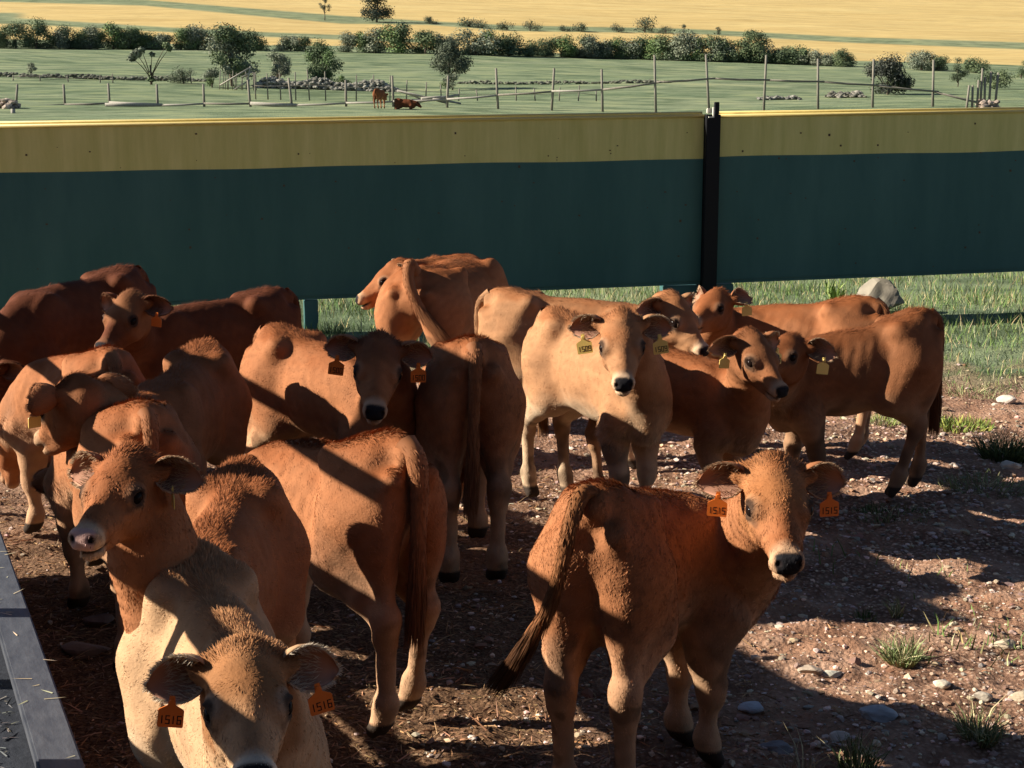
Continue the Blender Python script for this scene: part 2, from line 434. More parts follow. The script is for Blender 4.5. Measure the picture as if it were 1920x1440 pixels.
        hdir = hl.dot(Hl.T)
        d = d*(1-hd2[:, None])+hdir*hd2[:, None]
        d += .45*np.stack([vnoise(u2, 5., 21), vnoise(u2, 5., 22), vnoise(u2, 5., 23)], 1)*.6+rng.normal(0, .15, (N, 3))
        d -= nr*(d*nr).sum(1)[:, None]; d /= np.maximum(1e-6, np.linalg.norm(d, axis=1))[:, None]
        spine = sst(.80, .97, nr[:, 2])*sst(.78, .88, zz)*(1-hd2)
        pl_top = hd2*sst(.05, -.03, h2[:, 0])*sst(-.06, -.0, h2[:, 2])
        brk = sst(.1, .3, u2[:, 0])*sst(.62, .5, zz)*sst(.40, .46, zz)
        L = (.0112+.015*spine*(.3+.9*sst(-.2, .6, vnoise(u2, 2.5, 31)))+.018*pl_top+.018*brk-.003*legw-.002*hd2*(1-pl_top))*s*rng.uniform(.6, 1.35, N)*sp.get('hairlen', 1.0)
        L *= np.where(e2 < .03, .15, 1)
        streak = vnoise(u2*np.array((1, 1, .38))*(1-legw*.0)[:, None], 26., 61)+.6*vnoise(u2*np.array((.5, 1, .5)), 60., 62)
        lift = (.18+.12*streak+.38*spine+.35*pl_top+.25*brk)*rng.uniform(.5, 1.5, N)
        dr = d+nr*lift[:, None]; dr /= np.linalg.norm(dr, axis=1)[:, None]
        ccj = cc*(rng.uniform(.78, 1.30, N)*(1+.20*streak))[:, None]*(1+.10*np.stack([spine, spine*.8, spine*.5], 1))
        return blades(rt-nr*.001, nr, dr, L, sp.get('hairw', .0019)*rng.uniform(.6, 1.2, N), ccj, rng, .45, .10)
    hvx, hq, ht, hc = hair(N, wgt, False)
    link('coat', np_mesh('coat', hvx, [hq, ht], hc, True, (MAT['hair'],)), body)
    # ---------- eyes
    for sd in (1, -1):
        me = ball_mesh('eye', hd(.128, sd*.0825, -.052), V(.026, .0165, .0195)*HS, Hl, MAT['eye']); link('eye', me, root)
    # ---------- ears
    ew = sp.get('ears', ((-.15, 1, -.12), (-.15, -1, -.12)))   # left, right ear axes in the head frame
    eo = sp.get('earopen', ((.85, .1, .30), (.85, -.1, .30)))
    for k, sd in enumerate((1, -1)):
        ax = unit(Hl.dot(V(*ew[k]))); op = Hl.dot(V(*eo[k])); op = unit(op-ax*op.dot(ax)); wd = np.cross(ax, op)
        base = hd(-.015, sd*.083, -.030); EL = .142*HS*sp.get('earlen', 1.0)
        nu, nvv = 15, 17; P_ = []; Cc = []
        for layer in (0, 1):
            for i in range(nu):
                u = i/(nu-1)
                bw = (.017+.031*math.sin(min(1, u*1.04)**.85*math.pi)**.75 + .004)*HS*(1 if u < .97 else .6)
                ph = 2.0*(1-u)**.9+1.25
                for j in range(nvv):
                    w = -1+2*j/(nvv-1); a = w*ph*.62
                    r = bw/max(.62, math.sin(min(1.57, ph*.62)))
                    th = (.0035+.004*(1-w*w))*HS*(1 if u < .98 else .4)
                    rr = r+(th if layer else 0)
                    pt = base+ax*(EL*(u-.06*(w*w)*u))+wd*rr*math.sin(a)+op*(r*.75-rr*math.cos(a))
                    pt = pt-V(0, 0, .02*u*u)*HS
                    P_.append(pt)
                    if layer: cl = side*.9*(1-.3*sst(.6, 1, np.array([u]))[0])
                    else: cl = np.array(sp.get('earin', (.36, .18, .115)))*(1-.75*max(0, 1-u*1.25))*(1 if abs(w) < .8 else 1.35)  # inside darkens toward the base: the cup's shadow put into the colour
                    Cc.append(cl)
        P_ = np.array(P_); Cc = np.array(Cc); F_ = []
        g = lambda l, i, j: l*nu*nvv+i*nvv+j
        for i in range(nu-1):
            for j in range(nvv-1):
                F_.append((g(0, i, j), g(0, i, j+1), g(0, i+1, j+1), g(0, i+1, j))); F_.append((g(1, i, j), g(1, i+1, j), g(1, i+1, j+1), g(1, i, j+1)))
            for j in (0, nvv-1): F_.append((g(0, i, j), g(0, i+1, j), g(1, i+1, j), g(1, i, j)))
        for j in range(nvv-1): F_.append((g(0, nu-1, j), g(0, nu-1, j+1), g(1, nu-1, j+1), g(1, nu-1, j)))
        # fringe of pale hair on the rim and long hair inside, downy hair outside
        m = int(1700*sp.get('earhair', 1)); rts = []; drs = []; nrs = []; cs = []; Ls = []
        for _ in range(m):
            i = rng.randint(2, nu); t = rng.rand(); kind = rng.rand()
            if kind < .45:
                j = (0, nvv-1)[rng.randint(2)]; pt = P_[g(0, i, j)]*t+P_[g(0, max(0, i-1), j)]*(1-t)
                if i == nu-1: pt = P_[g(0, i, rng.randint(nvv))]
                sgn = 1 if j else -1
                dr = wd*sgn*.45+ax*.9+op*.25+rng.normal(0, .22, 3); L = .013; cc = pale*.85
            elif kind < .60:
                j = rng.randint(1, nvv-1); i2 = rng.randint(1, 9); pt = P_[g(0, i2, j)]; dr = op*.5+ax*1.0-wd*(j/(nvv-1)*2-1)*.8+rng.normal(0, .25, 3); L = .024; cc = pale*.8
            else:
                j = rng.randint(0, nvv); pt = P_[g(1, i, j)]*t+P_[g(1, max(0, i-1), j)]*(1-t); dr = ax+rng.normal(0, .2, 3)-op*.15; L = .011; cc = side
            rts.append(pt); drs.append(unit(dr)); nrs.append(unit(op+rng.normal(0, .4, 3))); cs.append(cc*rng.uniform(.75, 1.25)); Ls.append(L*HS*rng.uniform(.5, 1.3))
        bv, bq, bt, bc = blades(np.array(rts), np.array(nrs), np.array(drs), np.array(Ls), .0014, np.array(cs), rng, .6, .1)
        off_ = len(P_)
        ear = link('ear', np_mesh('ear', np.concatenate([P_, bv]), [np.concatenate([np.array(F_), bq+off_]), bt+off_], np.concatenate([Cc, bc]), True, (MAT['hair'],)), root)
        tg = sp.get('tags', (None, None))[k]
        if tg:
            num, mat_, sc = tg[:3]
            dn = V(0, 0, -1); dn = unit(dn-ax*dn.dot(ax)); fdir = Hl.dot(V(1, 0, 0)); fdir = fdir*.5+op*.7; fdir[2] *= .25; fdir = unit(fdir)
            if len(tg) > 3: fdir = unit(Rz.T.dot(V(*tg[3])))
            anchor = base+ax*EL*.56+dn*.042*HS+op*.024*HS+fdir*.018
            link('ear_tag', tag_mesh(num, anchor, fdir, sc*HS, MAT[mat_], rng), ear)
    # ---------- tail
    tp = sp.get('tail')
    if tp is None: tp = [(-.49, 0, .955), (-.545, .0, .90), (-.565, .005, .80), (-.562, .01, .66), (-.56, .015, .53), (-.555, .02, .42)]
    if isinstance(tp[0][0], str):   # given in picture rows/columns with depth: resolved to real points behind the rump
        tp = [tuple(to_l(px_on_y(p[1], p[2], tw[1]+p[3]))/s/np.array((lf, wf, 1))) for p in tp]
        tp = [(-.47, 0, .95)]+tp
    pts = [b(*p) for p in tp] if not sp.get('tail_raw') else [V(*p)*s for p in tp]
    # smooth path
    cr = []
    for i in range(len(pts)-1):
        p0, p1, p2_, p3_ = pts[max(0, i-1)], pts[i], pts[i+1], pts[min(len(pts)-1, i+2)]
        for t in np.linspace(0, 1, 7)[:-1]:
            cr.append(.5*((2*p1)+(p2_-p0)*t+(2*p0-5*p1+4*p2_-p3_)*t*t+(3*p1-p0-3*p2_+p3_)*t**3))
    cr.append(pts[-1]); cr = np.array(cr); m = len(cr)
    tan = np.gradient(cr, axis=0); tan /= np.linalg.norm(tan, axis=1)[:, None]
    rad = np.interp(np.linspace(0, 1, m), (0, .12, .4, .8, 1), (.033, .030, .024, .019, .010))*s*sp.get('tailw', 1.0)
    ns = 10; tv = []
    for i in range(m):
        a = unit(np.cross(tan[i], V(.3, .9, .1))); bb = np.cross(tan[i], a)
        for j in range(ns):
            th = 2*math.pi*j/ns; tv.append(cr[i]+rad[i]*(a*math.cos(th)+bb*math.sin(th)))
    tv = np.array(tv); tf = [(i*ns+j, i*ns+(j+1) % ns, (i+1)*ns+(j+1) % ns, (i+1)*ns+j) for i in range(m-1) for j in range(ns)]
    tcol = np.array(sp.get('tailc', tuple(side*.85)))
    nh = int(3600*sp.get('tailhair', 1.0)); ii = np.clip((rng.rand(nh)**.7*(m-1)), 0, m-1.01); i0 = ii.astype(int); fr_ = (ii-i0)[:, None]
    cp_ = cr[i0]*(1-fr_)+cr[i0+1]*fr_; tt = tan[i0]; rn = rng.normal(size=(nh, 3)); rn -= tt*(rn*tt).sum(1)[:, None]; rn /= np.linalg.norm(rn, axis=1)[:, None]
    uu = ii/(m-1); dr = tt+rn*(.30-.10*uu)[:, None]+V(0, 0, -.12); dr /= np.linalg.norm(dr, axis=1)[:, None]
    L = (.035+.13*sst(.5, 1., uu))*s*rng.uniform(.5, 1.1, nh)
    colh = tcol[None]*np.where((uu > .75)[:, None], np.array((sp.get('switch', .75),)*3), 1.0)*rng.uniform(.6, 1.35, nh)[:, None]
    bv, bq, bt, bc = blades(cp_+rn*(rad[i0]*.8)[:, None], rn, dr, L,   .0028*s, colh, rng, .5, .05)
    o_ = len(tv)
    link('tail', np_mesh('tail', np.concatenate([tv, bv]), [np.concatenate([np.array(tf), bq+o_]), bt+o_], np.concatenate([np.repeat(tcol[None], o_, 0), bc]), True, (MAT['hair'],)), root)
    info = ('%-3s loc %s T %s W %s poll %s' % (sp['id'], loc.round(2), tw.round(2), ww.round(2), to_w(pl).round(2)))
    if DEBUG: print(info)
    return root

def ball_mesh(name, c, r, R, mat):
    bm = bmesh.new(); bmesh.ops.create_uvsphere(bm, u_segments=20, v_segments=14, radius=1.0)
    for vv in bm.verts: vv.co = Vector(c+R.dot(np.array(vv.co)*r))
    for f in bm.faces: f.smooth = True
    me = bpy.data.meshes.new(name); bm.to_mesh(me); bm.free(); me.materials.append(mat); return me

def tag_mesh(num, anchor, fdir, sc, mat, rng):
    """flag-shaped plastic ear tag with its number, hanging from the ear"""
    z = V(0, 0, 1); x = unit(np.cross(z, fdir)); f = np.cross(x, z); a = rng.uniform(-.18, .18)
    x2 = x*math.cos(a)+z*math.sin(a); z2 = -x*math.sin(a)+z*math.cos(a)
    out = [(-.006, .006), (.006, .006), (.009, -.016), (.027, -.026), (.029, -.030), (.029, -.066), (.027, -.069), (-.027, -.069), (-.029, -.066), (-.029, -.030), (-.027, -.026), (-.009, -.016)]
    bm = bmesh.new(); pt = lambda u, w, d: Vector(anchor+(x2*u+z2*w+f*d)*sc)
    fr = [bm.verts.new(pt(u, w, .0015)) for u, w in out]; bk = [bm.verts.new(pt(u, w, -.0015)) for u, w in out]
    bm.faces.new(fr[::-1]); bm.faces.new(bk)
    for i in range(len(out)): j = (i+1) % len(out); bm.faces.new((fr[i], fr[j], bk[j], bk[i]))
    st = [bm.verts.new(pt(.0055*math.cos(i*.785), -.006+.0055*math.sin(i*.785), .0045)) for i in range(8)]; sb = [bm.verts.new(pt(.0065*math.cos(i*.785), -.006+.0065*math.sin(i*.785), .0012)) for i in range(8)]
    bm.faces.new(st)
    for i in range(8): bm.faces.new((sb[i], sb[(i+1) % 8], st[(i+1) % 8], st[i]))
    bmesh.ops.recalc_face_normals(bm, faces=bm.faces)
    if num:
        seg = {'0': 'abcdef', '1': 'bc', '2': 'abged', '5': 'afgcd', '6': 'afgedc', '9': 'abcdfg'}
        dw, dh, st_ = .0078, .0185, .0026
        ln_ = {'a': ((0, 1), (1, 1)), 'b': ((1, 1), (1, .5)), 'c': ((1, .5), (1, 0)), 'd': ((0, 0), (1, 0)), 'e': ((0, .5), (0, 0)), 'f': ((0, 1), (0, .5)), 'g': ((0, .5), (1, .5))}
        for d, sg in ((.0018, 1), (-.0018, -1)):
            for i, ch in enumerate(num):
                x0 = (i-(len(num)-1)/2)*.0128-dw/2
                for c in seg[ch]:
                    (xa, ya), (xb, yb) = ln_[c]; off_ = -.5 if ch == '1' else 0
                    ax_, bx_ = x0+(xa+off_)*dw, x0+(xb+off_)*dw; ay, by = -.060+ya*dh, -.060+yb*dh
                    lo_x, hi_x, lo_y, hi_y = min(ax_, bx_)-st_/2, max(ax_, bx_)+st_/2, min(ay, by)-st_/2*(.4 if ax_ == bx_ else 1), max(ay, by)+st_/2*(.4 if ax_ == bx_ else 1)
                    dd = d+sg*(.00012 if ax_ == bx_ else 0)
                    fc = bm.faces.new([bm.verts.new(pt(sg*u, w, dd)) for u, w in ((lo_x, lo_y), (hi_x, lo_y), (hi_x, hi_y), (lo_x, hi_y))]); fc.material_index = 1
    me = bpy.data.meshes.new('ear_tag'); bm.to_mesh(me); bm.free(); me.materials.append(mat); me.materials.append(MAT['tag_ink']); return me
# ---------------------------------------------------------------- terrain
def prof(y):
    return np.interp(y, (-20, 17, 30, 45, 62, 80, 95, 115, 150, 190, 230, 270, 340, 420, 700, 1200), (0, 0, .12, .5, 1.15, 1.93, 2.5, 3.75, 5.9, 8.5, 11.8, 16.2, 23.6, 32.5, 66, 90))
_ys = np.arange(-20, 1200, 1.0); _zs = prof(_ys)
for _ in range(3): _zs = np.convolve(np.pad(_zs, 3, mode='edge'), np.ones(7)/7, 'valid')
def zland(x, y):
    x = np.asarray(x, float); y = np.asarray(y, float)
    z = np.interp(y, _ys, _zs); x = 170*np.tanh(x/170)
    z = z-.028*x*sst(60, 190, y)-.006*x*sst(190, 300, y)
    far = sst(20, 60, y)
    z = z+far*(.10*np.sin(x*.11+y*.05)+.07*np.sin(x*.23-y*.13+1))+sst(150, 300, y)*.8*np.sin(x*.013+.6)
    mound = .55*np.exp(-((x-13.5)/3.2)**2-((y-60)/2.5)**2)
    return z+mound
def hit(px, py, y0=16, y1=900):
    ys = np.concatenate([np.arange(y0, 60, .1), np.arange(60, y1, .5)]); d = ray(px, py)
    x = d[0]/d[1]*ys; z = CAM_H+d[2]/d[1]*ys
    g = zland(x, ys); k = np.argmax(z < g)
    return np.array([x[k], ys[k], g[k]])
def at(px, y):
    d = ray(px, 200); x = d[0]/d[1]*y; return np.array([x, y, float(zland(x, y))])

# near relief: trodden clods, a hollow on the right of the foreground
def near_relief(x, y):
    p = np.stack([x, y, x*0], -1).reshape(-1, 3)
    r = vnoise(p, .55, 41)*.018+vnoise(p, 1.6, 42)*.016+vnoise(p, 4.5, 43)*.016+vnoise(p, 11., 44)*.010
    r = r.reshape(x.shape)
    return r*sst(17, 12, y)-.03
ny = np.concatenate([np.arange(-12, 3, .5), np.arange(3, 10, .03), np.arange(10, 18, .07), np.geomspace(18, 110, 150), np.arange(110.8, 330, 1.1), np.geomspace(332, 1150, 60)])
_o = 1+.03*np.cumsum(1.22**np.arange(24)); nu = np.concatenate([-_o[::-1], np.linspace(-1, 1, 470), _o])
U, Y = np.meshgrid(nu, ny)
X = U*(.46*np.maximum(Y, 0)+2.2+.0*Y); X = np.where(Y < 3, U*8, X); X = np.where(Y >= 3, U*(.46*Y+2.2+4.5*np.exp(-((Y-3)/.6))), X)
Z = zland(X, Y)+near_relief(X, Y)
vx = np.stack([X, Y, Z], -1).reshape(-1, 3)
nr_, nc_ = X.shape
ii = np.arange(nr_*nc_).reshape(nr_, nc_)
fq = np.stack([ii[:-1, :-1], ii[:-1, 1:], ii[1:, 1:], ii[1:, :-1]], -1).reshape(-1, 4)
# cover: r = green (0 bare, 1 grass), g = ripe wheat, b = straw litter
px, py = (lambda p: (960+FPX*p[:, 0]/np.maximum(.5, p[:, 1]*math.cos(PITCH)-(p[:, 2]-CAM_H)*math.sin(PITCH)), 720-FPX*(p[:, 1]*math.sin(PITCH)+(p[:, 2]-CAM_H)*math.cos(PITCH))/np.maximum(.5, p[:, 1]*math.cos(PITCH)-(p[:, 2]-CAM_H)*math.sin(PITCH))))(vx)
yv, xv = vx[:, 1], vx[:, 0]
nz_ = vnoise(vx, .35, 51)*.6+vnoise(vx, 1.1, 52)*.5
green = np.clip(sst(11.0, 13.0, yv+nz_*1.4)+.55*sst(.15, .7, nz_-.25+.12*(xv-2.4))*sst(1.5, 2.6, xv)*sst(5.5, 7.5, yv), 0, 1)
straw = sst(1.2, -.2, xv+nz_*.5-.06*(yv-4))*sst(9, 6, yv)
crop = (yv > 195).astype(float)
strip = np.zeros(len(vx))
for xs, lo_, hi_ in (((-200, 0, 270, 640, 800, 960, 1280, 1600, 1920, 2200), (-18, -8, 0, 30, 40, 48, 54, 70, 80, 92), (-6, 3, 10, 44, 46, 58, 62, 80, 92, 104)),
                     ((-200, 0, 60, 320, 480, 640, 800), (24, 32, 36, 52, 60, 66, 75), (40, 44, 46, 60, 68, 74, 80))):
    strip = np.maximum(strip, (sst(-2, 1, py-np.interp(px, xs, lo_))*sst(2, -1, py-np.interp(px, xs, hi_)))*(px < xs[-1]))
strip = np.maximum(strip, sst(60, 20, px)*sst(22, 26, py)*sst(44, 40, py))
crop = crop*(1-strip*.95)*sst(-6, 2, np.interp(px, (0, 960, 1920), (88, 102, 140))-py)
colr = np.stack([np.clip(green, 0, 1), crop, straw], 1)
mg = mat('ground', (.2, .15, .1), .95, .1)
def build_ground_mat(m):
    b = m.node_tree.nodes['Principled BSDF']
    at_ = nd(m, 'ShaderNodeAttribute', attribute_name='coat_colour'); sp = nd(m, 'ShaderNodeSeparateColor'); ln(m, at_.outputs['Color'], sp.inputs[0])
    tc = nd(m, 'ShaderNodeTexCoord')
    def noise(scale, det, stretch=None):
        n = nd(m, 'ShaderNodeTexNoise', Scale=scale, Detail=det, Roughness=.65)
        if stretch:
            mp = nd(m, 'ShaderNodeMapping'); mp.inputs['Scale'].default_value = stretch; ln(m, tc.outputs['Object'], mp.inputs[0]); ln(m, mp.outputs[0], n.inputs['Vector'])
        else: ln(m, tc.outputs['Object'], n.inputs['Vector'])
        return n
    def ramp(src, pts):
        r = nd(m, 'ShaderNodeValToRGB'); e = r.color_ramp.elements
        while len(e) < len(pts): e.new(.5)
        for i, (p, c) in enumerate(pts): e[i].position = p; e[i].color = (*c, 1)
        ln(m, src, r.inputs[0]); return r
    def mix(f, a, c):
        x = nd(m, 'ShaderNodeMix', data_type='RGBA'); ln(m, f, x.inputs[0]); ln(m, a, x.inputs[6]); ln(m, c, x.inputs[7]); return x
    soil = ramp(noise(3.2, 9).outputs['Fac'], ((.30, (.13, .062, .036)), (.48, (.32, .172, .105)), (.66, (.50, .31, .21))))
    peb = nd(m, 'ShaderNodeTexVoronoi', Scale=46.0); ln(m, tc.outputs['Object'], peb.inputs['Vector'])
    pc = ramp(peb.outputs['Distance'], ((.12, (.50, .38, .29)), (.34, (.29, .17, .11)), (.6, (.09, .05, .034))))
    pn = ramp(noise(1.3, 4).outputs['Fac'], ((.36, (.0,)*3), (.62, (.85,)*3)))
    soil2 = mix(pn.outputs[0], soil.outputs[0], pc.outputs[0])
    lit = ramp(noise(60, 4, (1, 1.6, 1)).outputs['Fac'], ((.32, (.035, .018, .011)), (.5, (.13, .070, .038)), (.7, (.26, .155, .085))))
    s3 = mix(sp.outputs[2], soil2.outputs[2], lit.outputs[0])
    gr = ramp(noise(.12, 8, (.35, 1.2, 1)).outputs['Fac'], ((.30, (.118, .158, .084)), (.5, (.158, .198, .113)), (.70, (.210, .238, .142))))
    gf = ramp(noise(.45, 13, (.6, 1.2, 1)).outputs['Fac'], ((.40, (.58, .62, .56)), (.5, (1, 1, 1)), (.60, (1.42, 1.28, 1.15))))
    mm = nd(m, 'ShaderNodeMix', data_type='RGBA', blend_type='MULTIPLY'); mm.inputs[0].default_value = 1; ln(m, gr.outputs[0], mm.inputs[6]); ln(m, gf.outputs[0], mm.inputs[7])
    s4 = mix(sp.outputs[0], s3.outputs[2], mm.outputs[2])
    wh = ramp(noise(.10, 9, (.3, 1.6, 1)).outputs['Fac'], ((.28, (.44, .31, .115)), (.5, (.53, .385, .155)), (.72, (.58, .45, .195))))
    wf = ramp(noise(.7, 9, (.3, 1.6, 1)).outputs['Fac'], ((.3, (.70,)*3), (.7, (1.16,)*3)))
    m2 = nd(m, 'ShaderNodeMix', data_type='RGBA', blend_type='MULTIPLY'); m2.inputs[0].default_value = 1; ln(m, wh.outputs[0], m2.inputs[6]); ln(m, wf.outputs[0], m2.inputs[7])
    s5 = mix(sp.outputs[1], s4.outputs[2], m2.outputs[2])
    ln(m, s5.outputs[2], b.inputs['Base Color'])
    bp = nd(m, 'ShaderNodeBump', Strength=.9, Distance=.03); ln(m, noise(24, 8).outputs['Fac'], bp.inputs['Height'])
    bp2 = nd(m, 'ShaderNodeBump', Strength=.6, Distance=.012, invert=True); ln(m, peb.outputs['Distance'], bp2.inputs['Height']); ln(m, bp.outputs[0], bp2.inputs['Normal'])
    ln(m, bp2.outputs[0], b.inputs['Normal'])
build_ground_mat(mg)
go = link('ground', np_mesh('ground', vx, [fq], colr, True, (mg,))); go['kind'] = 'structure'
def zg(x, y): return float(zland(x, y)+near_relief(np.array([[x]]), np.array([[y]]))[0, 0])
def zga(x, y): return zland(x, y)+near_relief(x[None], y[None])[0]

# ---------------------------------------------------------------- loose cover nobody could count
rs = np.random.RandomState(77)
def stuff(name, me):
    o = link(name, me); o['kind'] = 'stuff'; return o
def grass_blades(x, y, L, wd, col, lean=.45):
    n = len(x); z = zga(x, y)
    a = rs.rand(n)*6.28; le = rs.rand(n)*lean
    dr = np.stack([np.cos(a)*le, np.sin(a)*le, np.ones(n)], 1); dr /= np.linalg.norm(dr, axis=1)[:, None]
    b_ = rs.rand(n)*6.28; nm = np.stack([np.cos(b_), np.sin(b_), np.zeros(n)], 1)
    return blades(np.stack([x, y, z-.005], 1), nm, dr, L, wd, col, rs, .2, .25)
def shade(base, n, v=.3): return np.array(base)[None]*rs.uniform(1-v, 1+v, n)[:, None]*np.stack([rs.uniform(.85, 1.2, n), np.ones(n), rs.uniform(.8, 1.2, n)], 1)
# meadow grass on the far side and to the right of the paddock
n = 130000
y = 5.5+rs.rand(n)**1.0*19; x = (rs.rand(n)*2-1)*(.40*y+.8)
dens = sst(11.3, 13.2, y+vnoise(np.stack([x, y, x*0], 1), .35, 51)*1.4)+.55*sst(.25, .75, vnoise(np.stack([x, y, x*0], 1), .5, 57)+.12*(x-1.5))*sst(1.0, 2.0, x)
dens = np.clip(dens, 0, 1)*np.clip(.55+.6*vnoise(np.stack([x, y, x*0], 1), .9, 53), .05, 1)
k = rs.rand(n) < dens
x, y = x[k], y[k]; n = len(x)
dry = rs.rand(n) < .30
col = np.where(dry[:, None], shade((.36, .32, .17), n), shade((.125, .19, .060), n))
vv, q1, t1, c1 = grass_blades(x, y, rs.uniform(.03, .11, n)*(1+.5*(y > 13)), .007, col, .8)
stuff('meadow_grass', np_mesh('meadow_grass', vv, [q1, t1], c1, True, (MAT['hair'],)))
# straw litter trodden into the ground on the left
n = 48000
y = 3+rs.rand(n)**1.3*6; x = (rs.rand(n)*2-1)*(.36*y+.4)
k = rs.rand(n) < sst(1.3, -.1, x-.06*(y-4)+vnoise(np.stack([x, y, x*0], 1), .8, 54)*.5); x, y = x[k], y[k]; n = len(x)
a = rs.rand(n)*6.28; dr = np.stack([np.cos(a), np.sin(a), rs.normal(.12, .18, n)], 1); dr /= np.linalg.norm(dr, axis=1)[:, None]
vv, q1, t1, c1 = blades(np.stack([x, y, zga(x, y)+.004], 1), np.tile((0, 0, 1.), (n, 1)), dr, rs.uniform(.015, .05, n)*(1+1.6*(rs.rand(n) < .12)), rs.uniform(.0025, .007, n), shade((.30, .175, .095), n, .55), rs, .8, .05)
stuff('straw_litter', np_mesh('straw_litter', vv, [q1, t1], c1, True, (MAT['hair'],)))
# gravel: squashed, faceted pebbles
def pebbles(x, y, r, col, rough=.20, sit=.15):
    bm = bmesh.new(); bmesh.ops.create_icosphere(bm, subdivisions=1, radius=1); bv = np.array([w_.co[:] for w_ in bm.verts]); bf = np.array([[w_.index for w_ in f.verts] for f in bm.faces]); bm.free()
    n = len(x); m = len(bv)
    P_ = bv[None]*(1+rs.normal(0, rough, (n, m, 1)))
    P_ = P_*np.stack([rs.uniform(.8, 1.4, n), rs.uniform(.7, 1.1, n), rs.uniform(.4, .8, n)], 1)[:, None]
    a = rs.rand(n)*6.28; ca, sa = np.cos(a)[:, None], np.sin(a)[:, None]
    P_ = np.stack([P_[..., 0]*ca-P_[..., 1]*sa, P_[..., 0]*sa+P_[..., 1]*ca, P_[..., 2]], -1)*r[:, None, None]+np.stack([x, y, zga(x, y)+r*sit], 1)[:, None]
    return P_.reshape(-1, 3), (bf[None]+(np.arange(n)*m)[:, None, None]).reshape(-1, 3), np.repeat(col, m, 0)
n = 26000
y = 3.2+rs.rand(n)**1.25*9; x = (rs.rand(n)*2-1)*(.37*y+.3)
k = rs.rand(n) < sst(-.9, 1.3, x-.05*(y-4)+vnoise(np.stack([x, y, x*0], 1), .7, 55)*.5)*sst(11.5, 9, y)+.10; x, y = x[k], y[k]; n = len(x)
r = .005+.013*rs.rand(n)**5.0+.004*(y > 7)
pale_ = rs.rand(n)[:, None]
vv, t1, c1 = pebbles(x, y, r, shade((.44, .33, .25), n, .35)*(.6+.75*pale_))
stuff('gravel', np_mesh('gravel', vv, [t1], c1, False, (MAT['stone'],)))
# clods of red earth
n = 3600
y = 3.2+rs.rand(n)**1.2*9; x = (rs.rand(n)*2-1)*(.37*y+.3)
k = rs.rand(n) < sst(.1, .8, vnoise(np.stack([x, y, x*0], 1), 1.2, 56)+.2)*sst(-1, .6, x+.3); x, y = x[k], y[k]; n = len(x)
vv, t1, c1 = pebbles(x, y, .009+.020*rs.rand(n)**2.5, shade((.24, .135, .085), n, .25), .30, .0)
stuff('earth_clods', np_mesh('earth_clods', vv, [t1], c1, False, (MAT['stone'],)))

def thing(name, label, cat, loc=(0, 0, 0), group=None, data=None):
    o = link(name, data); o.location = loc; o['label'] = label; o['category'] = cat
    if group: o['group'] = group
    return o
def rock_mesh(name, r, seed, col, detail=3, flat=.7):
    bm = bmesh.new(); bmesh.ops.create_icosphere(bm, subdivisions=detail, radius=1); v = np.array([w_.co[:] for w_ in bm.verts]); f = np.array([[w_.index for w_ in q.verts] for q in bm.faces]); bm.free()
    R = np.random.RandomState(seed); rad = np.ones(len(v))
    for _ in range(9):
        d = unit(R.normal(size=3)); h = R.uniform(.55, .92); t = v.dot(d); rad = np.minimum(rad, np.where(t > 1e-3, h/np.maximum(t, 1e-3), 9))
    v = v*rad[:, None]*(1+.04*vnoise(v, 1.3, seed)[:, None]); v[:, 2] *= flat; v = v*np.array(r)
    c = np.array(col)[None]*(1+.25*vnoise(v/np.max(r), 1.5, seed+1)[:, None])
    return np_mesh(name, v, [f], c, False, (MAT['stone'],))
# single stones that stand out
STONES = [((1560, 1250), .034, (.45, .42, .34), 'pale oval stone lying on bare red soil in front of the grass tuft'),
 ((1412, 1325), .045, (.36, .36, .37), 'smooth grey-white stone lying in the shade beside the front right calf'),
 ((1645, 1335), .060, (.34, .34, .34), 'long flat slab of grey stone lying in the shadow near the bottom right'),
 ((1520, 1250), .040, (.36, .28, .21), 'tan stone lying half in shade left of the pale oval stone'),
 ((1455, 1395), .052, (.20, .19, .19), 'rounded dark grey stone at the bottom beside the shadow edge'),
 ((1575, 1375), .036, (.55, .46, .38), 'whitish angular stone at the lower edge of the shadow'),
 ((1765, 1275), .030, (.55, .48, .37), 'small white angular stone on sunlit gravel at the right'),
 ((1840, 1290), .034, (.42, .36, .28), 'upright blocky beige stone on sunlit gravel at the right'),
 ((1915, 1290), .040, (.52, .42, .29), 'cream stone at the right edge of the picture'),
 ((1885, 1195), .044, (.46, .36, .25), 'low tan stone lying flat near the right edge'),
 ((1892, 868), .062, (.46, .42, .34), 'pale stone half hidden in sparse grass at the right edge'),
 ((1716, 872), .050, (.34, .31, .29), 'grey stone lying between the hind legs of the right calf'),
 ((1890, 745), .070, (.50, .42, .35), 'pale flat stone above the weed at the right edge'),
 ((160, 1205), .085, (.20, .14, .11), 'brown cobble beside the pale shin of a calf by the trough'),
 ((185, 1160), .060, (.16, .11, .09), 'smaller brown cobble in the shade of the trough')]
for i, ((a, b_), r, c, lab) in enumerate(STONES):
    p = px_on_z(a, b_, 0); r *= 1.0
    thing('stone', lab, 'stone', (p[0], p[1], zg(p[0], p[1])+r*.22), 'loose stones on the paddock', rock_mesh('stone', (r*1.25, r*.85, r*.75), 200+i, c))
# boulder by the panel
p = px_on_z(1668, 595, 0)
thing('boulder', 'big cream boulder with a dark shaded end behind the right calves', 'boulder', (p[0], p[1]+.5, .12), None, rock_mesh('boulder', (.27, .20, .26), 321, (.22, .19, .145), 4, .85))
